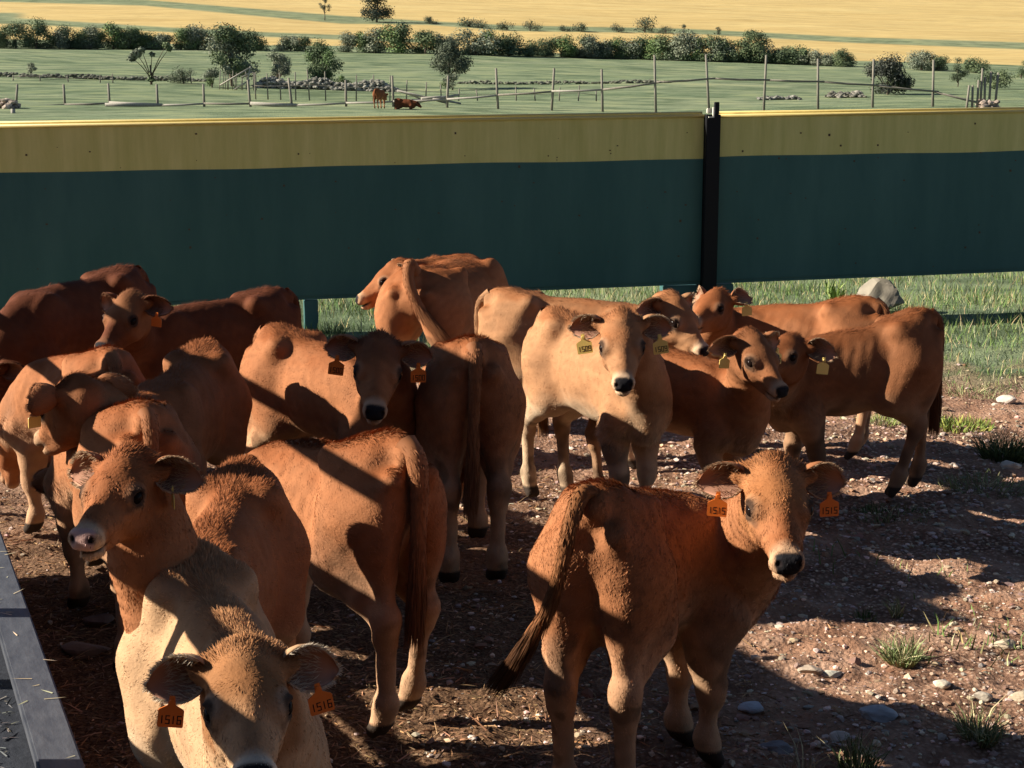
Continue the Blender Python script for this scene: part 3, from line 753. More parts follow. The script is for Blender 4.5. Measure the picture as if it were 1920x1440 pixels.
# ---------------------------------------------------------------- plain solid shapes
def box_into(bm, c, sz, rot=None, mi=0, bevel=0):
    r = bmesh.ops.create_cube(bm, size=1)
    for v_ in r['verts']:
        q = np.array(v_.co)*np.array(sz)
        if rot is not None: q = rot.dot(q)
        v_.co = Vector(q+np.array(c))
    fs = {f for v_ in r['verts'] for f in v_.link_faces}
    for f in fs: f.material_index = mi
    if bevel: bmesh.ops.bevel(bm, geom=list({e for v_ in r['verts'] for e in v_.link_edges}), offset=bevel, segments=2, affect='EDGES')
def tube_into(bm, pts, rad, ns=8, cap=True):
    pts = [np.array(p, float) for p in pts]; rings = []
    for i, p in enumerate(pts):
        t = unit(pts[min(len(pts)-1, i+1)]-pts[max(0, i-1)]); a = unit(np.cross(t, (.31, .2, .93) if abs(t[2]) < .9 else (1, .1, 0))); c = np.cross(t, a)
        r = rad[i] if hasattr(rad, '__len__') else rad
        rings.append([bm.verts.new(Vector(p+r*(a*math.cos(6.2832*k/ns)+c*math.sin(6.2832*k/ns)))) for k in range(ns)])
    for i in range(len(rings)-1):
        for k in range(ns): bm.faces.new((rings[i][k], rings[i][(k+1) % ns], rings[i+1][(k+1) % ns], rings[i+1][k])).smooth = True
    if cap: bm.faces.new(rings[0][::-1]); bm.faces.new(rings[-1])
def fin(name, bm, mats, parent=None, smooth=None):
    bmesh.ops.recalc_face_normals(bm, faces=bm.faces)
    me = bpy.data.meshes.new(name); bm.to_mesh(me); bm.free()
    for m in mats: me.materials.append(m)
    return link(name, me, parent)
def rotz(a): return np.array([[math.cos(a), -math.sin(a), 0], [math.sin(a), math.cos(a), 0], [0, 0, 1]])

# ---------------------------------------------------------------- materials of the yard
def worn_mat(name, c1, c2, scale, rough, spec=.3, stretch=(1, 1, 1), bump=.2, det=8):
    m = mat(name, c1, rough, spec); b = m.node_tree.nodes['Principled BSDF']
    tc = nd(m, 'ShaderNodeTexCoord'); mp = nd(m, 'ShaderNodeMapping'); mp.inputs['Scale'].default_value = stretch; ln(m, tc.outputs['Object'], mp.inputs[0])
    n = nd(m, 'ShaderNodeTexNoise', Scale=scale, Detail=float(det), Roughness=.7); ln(m, mp.outputs[0], n.inputs['Vector'])
    r = nd(m, 'ShaderNodeValToRGB'); r.color_ramp.elements[0].position = .32; r.color_ramp.elements[1].position = .70
    r.color_ramp.elements[0].color = (*c1, 1); r.color_ramp.elements[1].color = (*c2, 1)
    ln(m, n.outputs['Fac'], r.inputs[0]); ln(m, r.outputs[0], b.inputs['Base Color'])
    if bump:
        bp = nd(m, 'ShaderNodeBump', Strength=bump, Distance=.01); ln(m, n.outputs['Fac'], bp.inputs['Height']); ln(m, bp.outputs[0], b.inputs['Normal'])
    return m
worn_mat('green_paint', (.026, .091, .088), (.052, .130, .122), 1.1, .55, .3, (1.6, 1, .35), .06, 10)
worn_mat('yellow_paint', (.49, .45, .14), (.68, .60, .24), 2.6, .55, .3, (2.2, 1, .22), .05, 10)
worn_mat('edge_yellow', (.56, .44, .16), (.48, .37, .13), 8, .5)
mat('mud', (.09, .06, .04), .9, .1)
mat('black_steel', (.006, .006, .008), .6, .2); mat('white_cap', (.7, .66, .55), .5, .3)
worn_mat('trough_rim', (.036, .039, .050), (.080, .084, .096), 9, .55, .35, (1, 3, 1), .3)
worn_mat('trough_inside', (.012, .014, .020), (.030, .033, .042), 30, .6, .3, (1, 1, 1), .5)
worn_mat('steel_tube', (.20, .20, .19), (.30, .29, .27), 12, .4, .5)
worn_mat('old_wood', (.14, .125, .10), (.25, .225, .18), 5, .85, .1, (4, 4, .6), .4)
worn_mat('pale_wood', (.24, .22, .18), (.37, .34, .29), 5, .85, .1, (3, 3, 1), .4)
worn_mat('bark', (.07, .05, .035), (.15, .12, .09), 4, .95, .1, (3, 3, .6), .6)
attr_mat('leaf', 'coat_colour', .7, .12)

# ---------------------------------------------------------------- the painted panel fence
PA, PB = np.array([ray(0, 200)[0]/ray(0, 200)[1]*13.5, 13.5]), np.array([ray(1920, 200)[0]/ray(1920, 200)[1]*15.66, 15.66])
pdir = unit(PB-PA); pang = math.atan2(pdir[1], pdir[0]); plen = np.linalg.norm(PB-PA)
def on_panel(px):   # distance along the panel's foot line for a picture column
    k = ray(px, 400)[0]/ray(px, 400)[1]; return (k*PA[1]-PA[0])/(pdir[0]-k*pdir[1])
zb = lambda t: .305+.125*t/plen
zt = lambda t: 1.945+.125*t/plen
def panel(a, c, label, feet):
    t0, t1 = on_panel(a), on_panel(c)
    o2 = PA+pdir*t0; L = t1-t0; sl = .125/plen
    root = thing('painted_panel', label, 'panel', (o2[0], o2[1], 0), 'painted panels of the paddock fence'); root.rotation_euler = (0, 0, pang)
    z0, z1 = zb(t0), zt(t0)
    def slab(name, lo_, hi_, d0, d1, mt, wob=0):
        bm = bmesh.new(); n = 60; rows = []
        R = np.random.RandomState(abs(int(a))+7)
        for i in range(n+1):
            x = L*i/n; w_ = .004*math.sin(x*1.7+.4)+.003*math.sin(x*4.1)
            rows.append([bm.verts.new((x, y_, (lo_ if q == 0 else hi_)+sl*x+(w_ if (wob == 1 and q == 0) or (wob == 2 and q == 1) else 0))) for y_, q in ((d0, 0), (d0, 1), (d1, 1), (d1, 0))])
        for i in range(n):
            for k in range(4): bm.faces.new((rows[i][k], rows[i][(k+1) % 4], rows[i+1][(k+1) % 4], rows[i+1][k]))
        bm.faces.new(rows[0]); bm.faces.new(rows[-1][::-1])
        return fin(name, bm, [MAT[mt]], root)
    zs_ = z1-.43*(1 if a < 1000 else .97)
    slab('green_sheet', z0, zs_, -.03, .03, 'green_paint', 2)
    slab('yellow_band', zs_, z1-.03, -.03, .03, 'yellow_paint', 1)
    for dy_, dz_, r_ in ((-.034, -.016, .017), (.030, .012, .015)):
        bm = bmesh.new(); tube_into(bm, [(0, dy_, z1+dz_), (L/2, dy_, z1+dz_+sl*L/2), (L, dy_, z1+dz_+sl*L)], r_, 12); fin('top_edge', bm, [MAT['edge_yellow']], root)
    slab('bottom_edge', z0-.035, z0-.002, -.022, .022, 'green_paint')
    R = np.random.RandomState(abs(int(a))+31); bm = bmesh.new()
    for k in range(int(L*9)):
        x = R.rand()*L; zz = z0+R.rand()*(z1-z0-.1)+sl*x; r_ = R.uniform(.003, .011)
        box_into(bm, (x, -.0315, zz), (r_*2, .003, r_*R.uniform(1, 2.4)), None, 0, .0)
    fin('mud_splash', bm, [MAT['mud']], root)['kind'] = 'stuff'
    for f in feet:
        x0, x1, dp = f; xa, xb = on_panel(x0)-t0, on_panel(x1)-t0
        bm = bmesh.new(); box_into(bm, ((xa+xb)/2, .05, (z0+sl*xa-.04)/2-.03), (xb-xa, .14, z0+sl*xa+.02), None, 0, .008); fin('foot', bm, [MAT['green_paint']], root)
    return root
panel(-110, 1314, 'long dark green panel with a yellow top band, left of the black post', [(566, 592, 0), (1246, 1312, 0)])
panel(1341, 2140, 'shorter dark green panel with a yellow top band, right of the black post', [(1343, 1378, 0), (2040, 2066, 0)])
tp_ = on_panel(1327); o2 = PA+pdir*tp_
root = thing('black_post', 'black steel post standing between the two painted panels', 'post', (o2[0], o2[1], 0)); root.rotation_euler = (0, 0, pang)
bm = bmesh.new(); box_into(bm, (-.005, -.10, 1.0), (.145, .05, 2.05), None, 0, .004); box_into(bm, (-.005, .0, 1.0), (.018, .15, 2.05)); box_into(bm, (-.005, .10, 1.0), (.145, .05, 2.05), None, 0, .004); fin('upright', bm, [MAT['black_steel']], root)
bm = bmesh.new(); box_into(bm, (.030, -.10, 2.085), (.045, .04, .12), None, 0, .004); fin('hook', bm, [MAT['black_steel']], root)
bm = bmesh.new(); box_into(bm, (-.035, -.128, 2.00), (.055, .02, .012)); box_into(bm, (-.012, -.128, 2.045), (.014, .02, .10)); box_into(bm, (-.035, -.07, 2.06), (.05, .03, .05), None, 0, .006); fin('latch', bm, [MAT['white_cap']], root)

# ---------------------------------------------------------------- feed trough and the barrier that stands along it
ta, tb = px_on_z(160, 1440, .55), px_on_z(-3, 985, .55)
tdir = unit((tb-ta)[:2]); tang = math.atan2(tdir[1], tdir[0]); t_out = np.array([-tdir[1], tdir[0]])   # to the left, away from the calves
root = thing('feed_trough', 'long dark feed trough with a flat grey rim along the left edge', 'trough', (ta[0], ta[1], 0)); root.rotation_euler = (0, 0, tang)
T0, T1 = -2.2, 3.6
def tr(name, c, sz, mt, bev=.006):
    bm = bmesh.new(); box_into(bm, c, sz, None, 0, bev); return fin(name, bm, [MAT[mt]], root)
mid, ln_ = (T0+T1)/2, T1-T0
tr('rim', (mid, .052, .535), (ln_, .104, .04), 'trough_rim'); tr('side', (mid, .040, .257), (ln_-.02, .03, .514), 'trough_inside')
tr('floor', (mid, .42, .30), (ln_-.02, .72, .04), 'trough_inside'); tr('rim', (mid, .83, .535), (ln_, .10, .04), 'trough_rim'); tr('side', (mid, .80, .257), (ln_-.02, .03, .514), 'trough_inside')
tr('end', (T1-.02, .42, .40), (.04, .70, .22), 'trough_inside'); tr('end', (T0+.02, .42, .40), (.04, .70, .22), 'trough_inside')
R_ = np.random.RandomState(5); n = 2600
u = R_.uniform(T0+.1, T1-.1, n); w_ = R_.uniform(.09, .75, n)
a = R_.rand(n)*6.28; dr = np.stack([np.cos(a), np.sin(a), R_.normal(.05, .1, n)], 1)
vv, q1, t1, c1 = blades(np.stack([u, w_, np.full(n, .324)], 1), np.tile((0, 0, 1.), (n, 1)), dr, R_.uniform(.008, .05, n)*(1+2*(R_.rand(n) < .04)), R_.uniform(.003, .007, n), shade((.14, .13, .115), n, .7), R_, .5, .05)
fo = link('feed_scraps', np_mesh('feed_scraps', vv, [q1, t1], c1, True, (MAT['hair'],)), root); fo['kind'] = 'stuff'
n = 60; u = R_.uniform(T0+.1, T1-.1, n); a = R_.rand(n)*6.28; dr = np.stack([np.cos(a), np.sin(a), 0*a+.05], 1)
vv, q1, t1, c1 = blades(np.stack([u, R_.uniform(.01, .09, n), np.full(n, .557)], 1), np.tile((0, 0, 1.), (n, 1)), dr, R_.uniform(.01, .06, n), .004, shade((.42, .36, .22), n, .4), R_, .1, 0)
fo = link('straw', np_mesh('straw', vv, [q1, t1], c1, True, (MAT['hair'],)), root); fo['kind'] = 'stuff'
BAR = .62
o2 = ta[:2]+t_out*(.104+BAR)
root = thing('feed_barrier', 'galvanised steel feed barrier of posts and three rails standing along the trough', 'barrier', (o2[0], o2[1], 0)); root.rotation_euler = (0, 0, tang)
for hgt, r_ in ((1.03, .034), (1.50, .040), (1.92, .040)):
    bm = bmesh.new(); tube_into(bm, [(-2.4, 0, hgt), (7.5, 0, hgt)], r_, 12); fin('rail', bm, [MAT['steel_tube']], root)
bm = bmesh.new(); box_into(bm, (3.55, .0, 1.1), (.62, .16, 2.9), None, 0, .01); fin('shade_pillar', bm, [MAT['old_wood']], root)  # unseen upright added to shade a calf's head and nearby legs
for x in (-2.3, .35, 1.55, 2.75, 5.1, 7.4):
    bm = bmesh.new(); tube_into(bm, [(x, .085, -.3), (x, .085, 2.05)], .042, 12); fin('post', bm, [MAT['steel_tube']], root)

# ---------------------------------------------------------------- far fences
def rail_line(bm, p, q, r): 
    m = (p+q)/2; m[2] -= .03; tube_into(bm, [p, m, q], [r, r*1.1, r*.9], 6)
FA = [(30, 158, 212), (122, 158, 212), (206, 156, 209), (296, 158, 209), (383, 158, 208), (470, 150, 209), (548, 146, 207), (649, 150, 199), (738, 142, 203), (838, 142, 200), (934, 128, 192), (1034, 128, 190), (1130, 130, 182), (1230, 103, 168), (1330, 102, 164), (1432, 103, 164), (1534, 110, 170), (1636, 111, 173), (1749, 112, 185)]
fence_root = thing('wooden_fence', 'grey wooden fence of tall posts and one drooping rail crossing the meadow beyond the panel', 'fence', (0, 0, 0))
tops = []
RR = np.random.RandomState(3)
for (a, top, base) in FA:
    d_ = float(np.interp(a, (0, 700, 1230, 1750), (84, 84, 82, 84)))
    g = at(a, d_); r0, r1 = V2px(g), None
    h = max(1.2, (base-top)/FPX*d_)
    zbase = max(g[2]-.1, CAM_H+d_*math.tan(math.atan((720-base)/FPX)-PITCH)-.25)
    lean = RR.normal(0, .05)-(.14 if a == 548 else 0)-(.10 if 1220 < a < 1340 else 0)
    bm = bmesh.new(); p0 = np.array([g[0], g[1], g[2]-.2]); p1 = np.array([g[0]+lean*h, g[1]+RR.normal(0, .04), CAM_H+d_*math.tan(math.atan((720-top)/FPX)-PITCH)])
    tube_into(bm, [p0, (p0+p1)/2, p1], [.075, .07, .062], 7); fin('post', bm, [MAT['old_wood']], fence_root); tops.append((p0, p1))
RAILZ = [(30, 198), (122, 196), (206, 193), (296, 197), (383, 194), (470, 194), (548, 197), (649, 193), (738, 190), (838, 186), (934, 178), (1034, 171), (1130, 168), (1230, 154), (1330, 147), (1432, 150), (1534, 153), (1636, 160), (1749, 172), (1860, 200)]
for i in range(len(RAILZ)-1):
    (a, za), (c, zc) = RAILZ[i], RAILZ[i+1]
    dA, dC = [float(np.interp(q, (0, 700, 1230, 1750), (84, 84, 82, 84))) for q in (a, c)]
    pA, pC = at(a, dA), at(c+9, dC)
    for p, r_ in ((pA, za), (pC, zc)): p[2] = CAM_H+p[1]*math.tan(math.atan((720-r_)/FPX)-PITCH); p[1] -= .09
    bm = bmesh.new(); rail_line(bm, pA, pC, .055 if i not in (2, 5) else .10); fin('rail', bm, [MAT['pale_wood' if i in (2, 3, 5, 6, 7, 8, 9, 11) else 'old_wood']], fence_root)
def post_fence(label, posts, wires, d, rad, name='wire_fence'):
    rt = thing(name, label, 'fence', (0, 0, 0)); P0 = []
    for a, top, base in posts:
        g = at(a, d); h = max(.9, (base-top)/FPX*d); bm = bmesh.new(); le = RR.normal(0, .05)
        zt_ = CAM_H+d*math.tan(math.atan((720-top)/FPX)-PITCH)
        tube_into(bm, [(g[0], g[1], g[2]-.2), (g[0]+le, g[1], zt_)], [rad, rad*.8], 6); fin('post', bm, [MAT['old_wood']], rt); P0.append((g[0]+le*.5, g[1], g[2], zt_))
    for f in wires:
        bm = bmesh.new(); tube_into(bm, [(p[0], p[1]-rad, p[2]+(p[3]-p[2])*f) for p in P0], .016, 5); fin('wire', bm, [MAT['old_wood']], rt)
    return rt
post_fence('thin old wire fence far left in the meadow, in front of the hedge field', [(27, 140, 168), (78, 140, 168), (131, 145, 168), (190, 142, 168), (214, 138, 168), (361, 138, 166)], (.35, .75), 112, .05)
post_fence('row of thin grey posts behind the standing cow and the stone wall', [(480, 136, 170), (503, 138, 170), (527, 136, 170), (555, 135, 170), (581, 130, 170), (611, 134, 170), (668, 140, 175), (700, 140, 175), (731, 142, 176), (762, 150, 182), (798, 154, 186), (828, 158, 196), (860, 166, 198), (896, 168, 198), (968, 162, 190), (1004, 166, 190), (1048, 164, 188), (1084, 160, 186), (1118, 168, 186)], (.5,), 95, .05)
post_fence('cluster of tall thin grey poles at the right end of the wooden fence', [(1812, 160, 200), (1823, 160, 200), (1832, 150, 200), (1838, 128, 205), (1846, 144, 200), (1854, 134, 200), (1865, 136, 204)], (), 80, .07, 'pole_cluster')
# old hurdle of thin stakes by the trees
rt = thing('stake_hurdle', 'broken hurdle of pale thin stakes leaning below the big hawthorn', 'hurdle', (0, 0, 0))
for k in range(17):
    a = 414+k*4.3+RR.normal(0, 1.5); g = at(a, 104); h = RR.uniform(.7, 1.25); bm = bmesh.new(); tube_into(bm, [(g[0], g[1], g[2]-.1), (g[0]+RR.normal(0, .12), g[1], g[2]+h)], .03, 5); fin('stake', bm, [MAT['old_wood']], rt)
for a, c, ha, hc in ((414, 470, .3, 1.5), (440, 470, .05, .7), (455, 475, .9, 1.25), (462, 472, .1, 1.6)):
    g, g2 = at(a, 103), at(c, 103); bm = bmesh.new(); tube_into(bm, [(g[0], g[1], g[2]+ha), (g2[0], g2[1], g2[2]+hc)], .055, 6); fin('brace', bm, [MAT['pale_wood']], rt)
# fallen rails and logs
def logs(name, label, items, d):
    rt = thing(name, label, 'logs', (0, 0, 0), None)
    for a, c, ra, rc_, r_ in items:
        pA, pC = at(a, d), at(c, d+.6)
        pA[2] = max(pA[2]+r_*.4, CAM_H+d*math.tan(math.atan((720-ra)/FPX)-PITCH)); pC[2] = max(pC[2]+r_*.4, CAM_H+(d+.6)*math.tan(math.atan((720-rc_)/FPX)-PITCH))
        bm = bmesh.new(); tube_into(bm, [pA, (pA+pC)/2+np.array([0, 0, .03]), pC], [r_, r_*.95, r_*.8], 7); fin('log', bm, [MAT['pale_wood']], rt)
logs('log_pile', 'untidy pile of bleached logs and branches right of the lying cow', [(745, 840, 170, 195, .07), (752, 800, 172, 190, .05), (780, 860, 192, 178, .08), (790, 850, 185, 182, .09), (812, 864, 186, 199, .07), (770, 830, 188, 186, .06)], 88)
logs('fallen_rail', 'thick bleached log lying under the fence rail at the far left', [(197, 292, 204, 198, .12)], 83)

# ---------------------------------------------------------------- dry stone walls and rubble
def rubble(name, label, cat, a, c, ra, rc_, d, h, n, r, col, dep=.5):
    gA, gC = at(a, d), at(c, d)
    Pt = []; Cc = []; Ft = []; k0 = 0
    bm = bmesh.new(); bmesh.ops.create_icosphere(bm, subdivisions=1, radius=1); bv = np.array([w_.co[:] for w_ in bm.verts]); bf = np.array([[w_.index for w_ in f.verts] for f in bm.faces]); bm.free()
    for i in range(n):
        t = RR.rand(); hh = h*RR.rand()*(.75+.25*math.sin(t*17))*min(1, 8*min(t, 1-t)+.3); x = gA[0]+(gC[0]-gA[0])*t; y = gA[1]+(gC[1]-gA[1])*t+RR.uniform(-dep, dep)*(1-.6*hh/h)
        rr = r*RR.uniform(.5, 1.3); v = bv*(1+RR.normal(0, .18, (len(bv), 1)))*np.array((1.2, 1, .7))*rr+np.array((x, y, float(zland(x, y))+hh))
        Pt.append(v); Ft.append(bf+k0); k0 += len(bv); Cc.append(np.tile(np.array(col)*RR.uniform(.6, 1.35), (len(bv), 1)))
    return thing(name, label, cat, (0, 0, 0), None, np_mesh(name, np.concatenate(Pt), [np.concatenate(Ft)], np.concatenate(Cc), False, (MAT['stone'],)))
rubble('stone_wall', 'tumbled pale dry stone wall under the trees, behind the standing cow', 'stone wall', 478, 745, 165, 175, 107, .75, 900, .15, (.25, .235, .195))
rubble('stone_wall', 'low grey line of wall stones across the meadow right of the wide hawthorn', 'stone wall', 860, 1260, 155, 155, 118, .22, 300, .12, (.13, .13, .095))
rubble('stone_wall', 'low dark line of wall stones across the meadow at the far left', 'stone wall', -40, 390, 162, 158, 116, .30, 420, .13, (.12, .12, .09))
rubble('rubble_heap', 'spread heap of brown rubble and earth just above the right panel', 'rubble', 1500, 1770, 200, 200, 60, .22, 520, .15, (.26, .20, .16), 1.2)
rubble('rubble_heap', 'small pile of stones behind the fence rail, left of the big round shrub', 'rubble', 1552, 1618, 153, 153, 100, .35, 110, .14, (.20, .185, .15), .8)
rubble('rubble_heap', 'row of dark stones beneath the fence rail right of the middle', 'rubble', 1420, 1500, 154, 154, 98, .2, 90, .13, (.2, .19, .16), .6)
rubble('rubble_heap', 'pinkish pile of stones at the foot of the pole cluster', 'rubble', 1838, 1870, 200, 200, 80, .5, 70, .16, (.30, .235, .19), .4)
rubble('rubble_heap', 'small heap of brown stones at the far left edge by the fence', 'rubble', -10, 30, 212, 212, 80, .4, 70, .16, (.30, .24, .19), .4)
b_ = at(24, 76); bm = bmesh.new(); tube_into(bm, [(b_[0], b_[1], b_[2]-.3), (b_[0], b_[1], CAM_H+76*math.tan(math.atan((720-204)/FPX)-PITCH))], [.12, .11], 8); o = fin('gate_stump', bm, [MAT['pale_wood']]); o['label'] = 'short thick pale stump of a post just above the left panel'; o['category'] = 'post'

# ---------------------------------------------------------------- trees, hedge
def foliage(centres, n, leaf, cols, seed, squash=1):
    """leaf clumps scattered through overlapping lumps; cols: list of leaf colours"""
    R = np.random.RandomState(seed); c = np.array([q[:3] for q in centres]); r = np.array([q[3] for q in centres]); wt = r**2/np.sum(r**2)
    i = R.choice(len(c), n, p=wt); d = R.normal(size=(n, 3)); d /= np.linalg.norm(d, axis=1)[:, None]
    rad = r[i]*(R.rand(n)**.45)*(1+.25*R.normal(size=n)*.5)
    p = c[i]+d*rad[:, None]*np.array((1, 1, squash))
    a = R.normal(size=(n, 3)); a /= np.linalg.norm(a, axis=1)[:, None]; a = a*.6+d*.6+np.array((0, 0, .35)); a /= np.linalg.norm(a, axis=1)[:, None]
    e = np.cross(a, R.normal(size=(n, 3))); e /= np.linalg.norm(e, axis=1)[:, None]; g = np.cross(a, e)
    s = (leaf*R.uniform(.5, 1.5, n))[:, None]
    v = np.stack([p-e*s, p-g*s*.6, p+e*s*1.1, p+g*s*.6], 1).reshape(-1, 3)
    f = np.arange(4*n).reshape(-1, 4)
    base = np.array(cols)[R.randint(0, len(cols), len(c))][i]
    col = base*R.uniform(.8, 1.22, (n, 1))
    return v, f, np.repeat(col, 4, 0)
def plant(name, label, cat, px, d, base_row, wpx, hpx, cols, seed, n=900, leaf=None, trunk=.25, lumps=9, group=None, lean=0, gap=0.0, flat=1.0, free=None):
    g = at(px, d) if d else hit(px, base_row); d = g[1]
    R = np.random.RandomState(seed); W, Hh = wpx/FPX*d*1.02, hpx/FPX*d*1.02
    rt = thing(name, label, cat, tuple(g), group)
    cs = []
    for k in range(lumps):
        t = R.rand()
        zz = Hh*(trunk+(1-trunk)*(.12+.76*t)); wid = W*.5*math.sin(min(1, (1.12-t*.85))*math.pi*.55)*(1-gap*.2)
        a = R.rand()*6.28; q = R.rand()**.6
        cs.append((wid*q*math.cos(a)*.8+lean*zz, wid*q*math.sin(a)*.8, max(zz, .08*Hh), max(.12*W, W*R.uniform(.15, .27)*(1-.45*gap))))
    if free: cs = [(x*W, y*W, z*Hh, r*W) for x, y, z, r in free]
    v, f, c = foliage(cs, int(n*2.3), leaf or max(.045, W*.019), cols, seed, .85)
    v[:, 2] = np.maximum(v[:, 2], .02)
    link('crown', np_mesh('crown', v, [f], c, False, (MAT['leaf'],)), rt)
    bm = bmesh.new(); tr_ = max(.05, W*.025)
    tube_into(bm, [(0, 0, -.3), (lean*Hh*.3+R.normal(0, .02)*W, 0, Hh*max(.15, trunk)*.6), (lean*Hh*.6, 0, Hh*max(.3, trunk+.25))], [tr_*1.3, tr_, tr_*.6], 8)
    for q in cs[:7]:
        b0 = np.array((lean*Hh*.3, 0, Hh*max(.12, trunk*.8))); e0 = np.array(q[:3]); tube_into(bm, [b0, (b0+e0)/2+np.array((0, 0, .04*Hh)), e0], [tr_*.55, tr_*.4, tr_*.15], 6)
    fin('trunk', bm, [MAT['bark']], rt)
    return rt
DG = [(.085, .115, .062), (.11, .145, .07), (.14, .175, .085)]; GG = [(.18, .20, .14), (.22, .235, .16), (.15, .17, .115)]; BG = [(.10, .155, .058), (.145, .21, .075), (.105, .14, .06)]; PN = [(.035, .050, .038), (.050, .065, .048)]  # leaf greens lightened, distance haze put into their colour
plant('pine_tree', 'wide dark pine standing at the top of the wheat field', 'tree', 706, None, 42, 66, 56, PN, 11, 2600, None, .15, 16)
plant('pine_tree', 'small slender pine at the edge of the wheat field, left of the dark pine', 'tree', 609, None, 38, 28, 40, [(.07, .085, .06), (.09, .10, .07)], 12, 900, None, .35, 9, None, 0, .5)
plant('hawthorn_tree', 'tall leafy hawthorn with a forked trunk, left of centre in the meadow', 'tree', 438, 108, 152, 108, 104, GG+DG, 13, 4200, None, .18, 20, None, -.08, .3)
plant('hawthorn_tree', 'rounded grey-green hawthorn right of the tall one, above the stone wall', 'tree', 522, 110, 150, 66, 62, GG, 14, 1800, None, .05, 12, None, 0, .5)
plant('hawthorn_tree', 'dense dark green hawthorn above the middle of the stone wall', 'tree', 608, 109, 152, 78, 84, DG+BG[:1], 15, 3200, None, .1, 16)
plant('hawthorn_tree', 'wide-crowned hawthorn on a thin trunk right of the cows', 'tree', 842, 112, 152, 86, 84, [(.075, .09, .06), (.10, .115, .075), (.06, .075, .045)], 16, 3000, None, .3, 15)
plant('sapling_tree', 'sparse crooked sapling with two separate leafy branches', 'tree', 285, 110, 170, 80, 75, DG+GG[:1], 17, 800, .10, .2, 5, None, 0, .6, 1, [(-.40, 0, .62, .10), (-.30, .02, .72, .12), (-.18, 0, .80, .08), (.05, 0, .70, .06), (.38, 0, .92, .08), (.44, 0, .84, .07), (0, 0, .12, .08), (-.02, .05, .24, .07)])
plant('round_shrub', 'big round dark shrub standing right of centre behind the wooden fence', 'shrub', 1661, 104, 156, 92, 68, [(.05, .055, .045), (.07, .075, .055), (.045, .06, .03)], 18, 3400, None, .02, 16)
plant('small_shrub', 'small upright shrub right of the big round shrub', 'shrub', 1793, 125, 150, 38, 52, [(.09, .11, .06), (.07, .09, .05)], 19, 900, None, .08, 8)
plant('small_shrub', 'low wide dark shrub behind the pole cluster', 'shrub', 1862, 118, 150, 66, 34, DG, 20, 1300, None, .0, 9)
plant('small_shrub', 'dark shrub cut by the right edge of the picture', 'shrub', 1912, 150, 124, 34, 34, DG, 21, 700, None, .0, 7)
plant('small_shrub', 'low brown-green bush right of the sapling', 'shrub', 345, 112, 160, 62, 26, GG, 22, 800, None, 0, 7)
plant('small_shrub', 'faint little bush in the meadow at the far left', 'shrub', 62, 118, 164, 26, 22, GG, 23, 350, None, 0, 5)
plant('small_shrub', 'green bush at the foot of the tall hawthorn', 'shrub', 400, 106, 158, 40, 32, BG+GG, 24, 900, None, 0, 7)
plant('small_shrub', 'green bush at the foot of the dense dark hawthorn', 'shrub', 645, 108, 155, 34, 26, BG+DG, 25, 700, None, 0, 7)
plant('small_shrub', 'scrubby growth round the trunk of the wide-crowned hawthorn', 'shrub', 848, 110, 158, 40, 28, DG+GG, 26, 700, None, 0, 7)
def hrow(px): return float(np.interp(px, (0, 480, 960, 1440, 1920), (90, 94, 104, 118, 140)))
HEDGE = [(0, 30, 36, 0), (28, 40, 46, 0), (70, 46, 50, 0), (112, 40, 34, 1), (152, 38, 32, 0), (184, 34, 28, 0), (214, 44, 40, 2), (250, 36, 30, 1), (284, 40, 30, 0), (338, 34, 32, 2), (372, 46, 36, 1), (402, 36, 26, 0), (470, 44, 30, 0), (545, 36, 24, 1), (572, 28, 24, 0), (652, 34, 30, 1), (684, 36, 36, 2), (706, 40, 40, 1), (752, 54, 54, 2), (798, 46, 36, 0), (838, 36, 34, 1), (890, 54, 44, 1), (916, 36, 42, 2), (952, 52, 28, 0), (1022, 34, 28, 0), (1054, 40, 32, 2), (1098, 44, 36, 1), (1138, 40, 34, 1), (1180, 40, 30, 1), (1206, 44, 38, 0), (1250, 46, 40, 0), (1290, 50, 44, 1), (1336, 46, 40, 0), (1372, 34, 34, 2), (1418, 46, 58, 0), (1462, 38, 26, 0), (1500, 42, 26, 0), (1524, 34, 26, 1), (1586, 34, 28, 0), (994, 36, 22, 0), (1076, 34, 30, 1), (1120, 36, 30, 0), (1160, 40, 34, 2), (1228, 40, 36, 2), (1270, 44, 38, 1), (1314, 40, 40, 2), (1354, 44, 34, 1), (1394, 40, 40, 0), (1440, 40, 32, 1), (1482, 40, 22, 2), (1552, 36, 18, 1), (130, 40, 44, 0), (168, 34, 40, 1), (232, 40, 40, 0), (268, 36, 38, 2), (308, 38, 26, 1), (354, 34, 36, 0), (1726, 40, 38, 1), (1760, 34, 22, 0), (1830, 36, 22, 0)]
TONE = (DG, GG, BG); TN = ('dark green', 'greyish', 'fresh green'); SZ = lambda h: 'low' if h < 28 else ('middling' if h < 38 else 'tall')
NB = [(0, 'at the far left end'), (130, 'in the left stretch'), (300, 'left of the tall hawthorn'), (440, 'behind the tall hawthorn'), (640, 'behind the dense hawthorn'), (780, 'below the wide pine'), (860, 'left of the wide-crowned hawthorn'), (980, 'just right of the wide-crowned hawthorn'), (1120, 'left of the right-hand stretch'), (1260, 'amid the right-hand stretch'), (1400, 'behind the tall fence posts'), (1560, 'near the thin right end'), (1700, 'beyond the big round shrub')]
used = {}
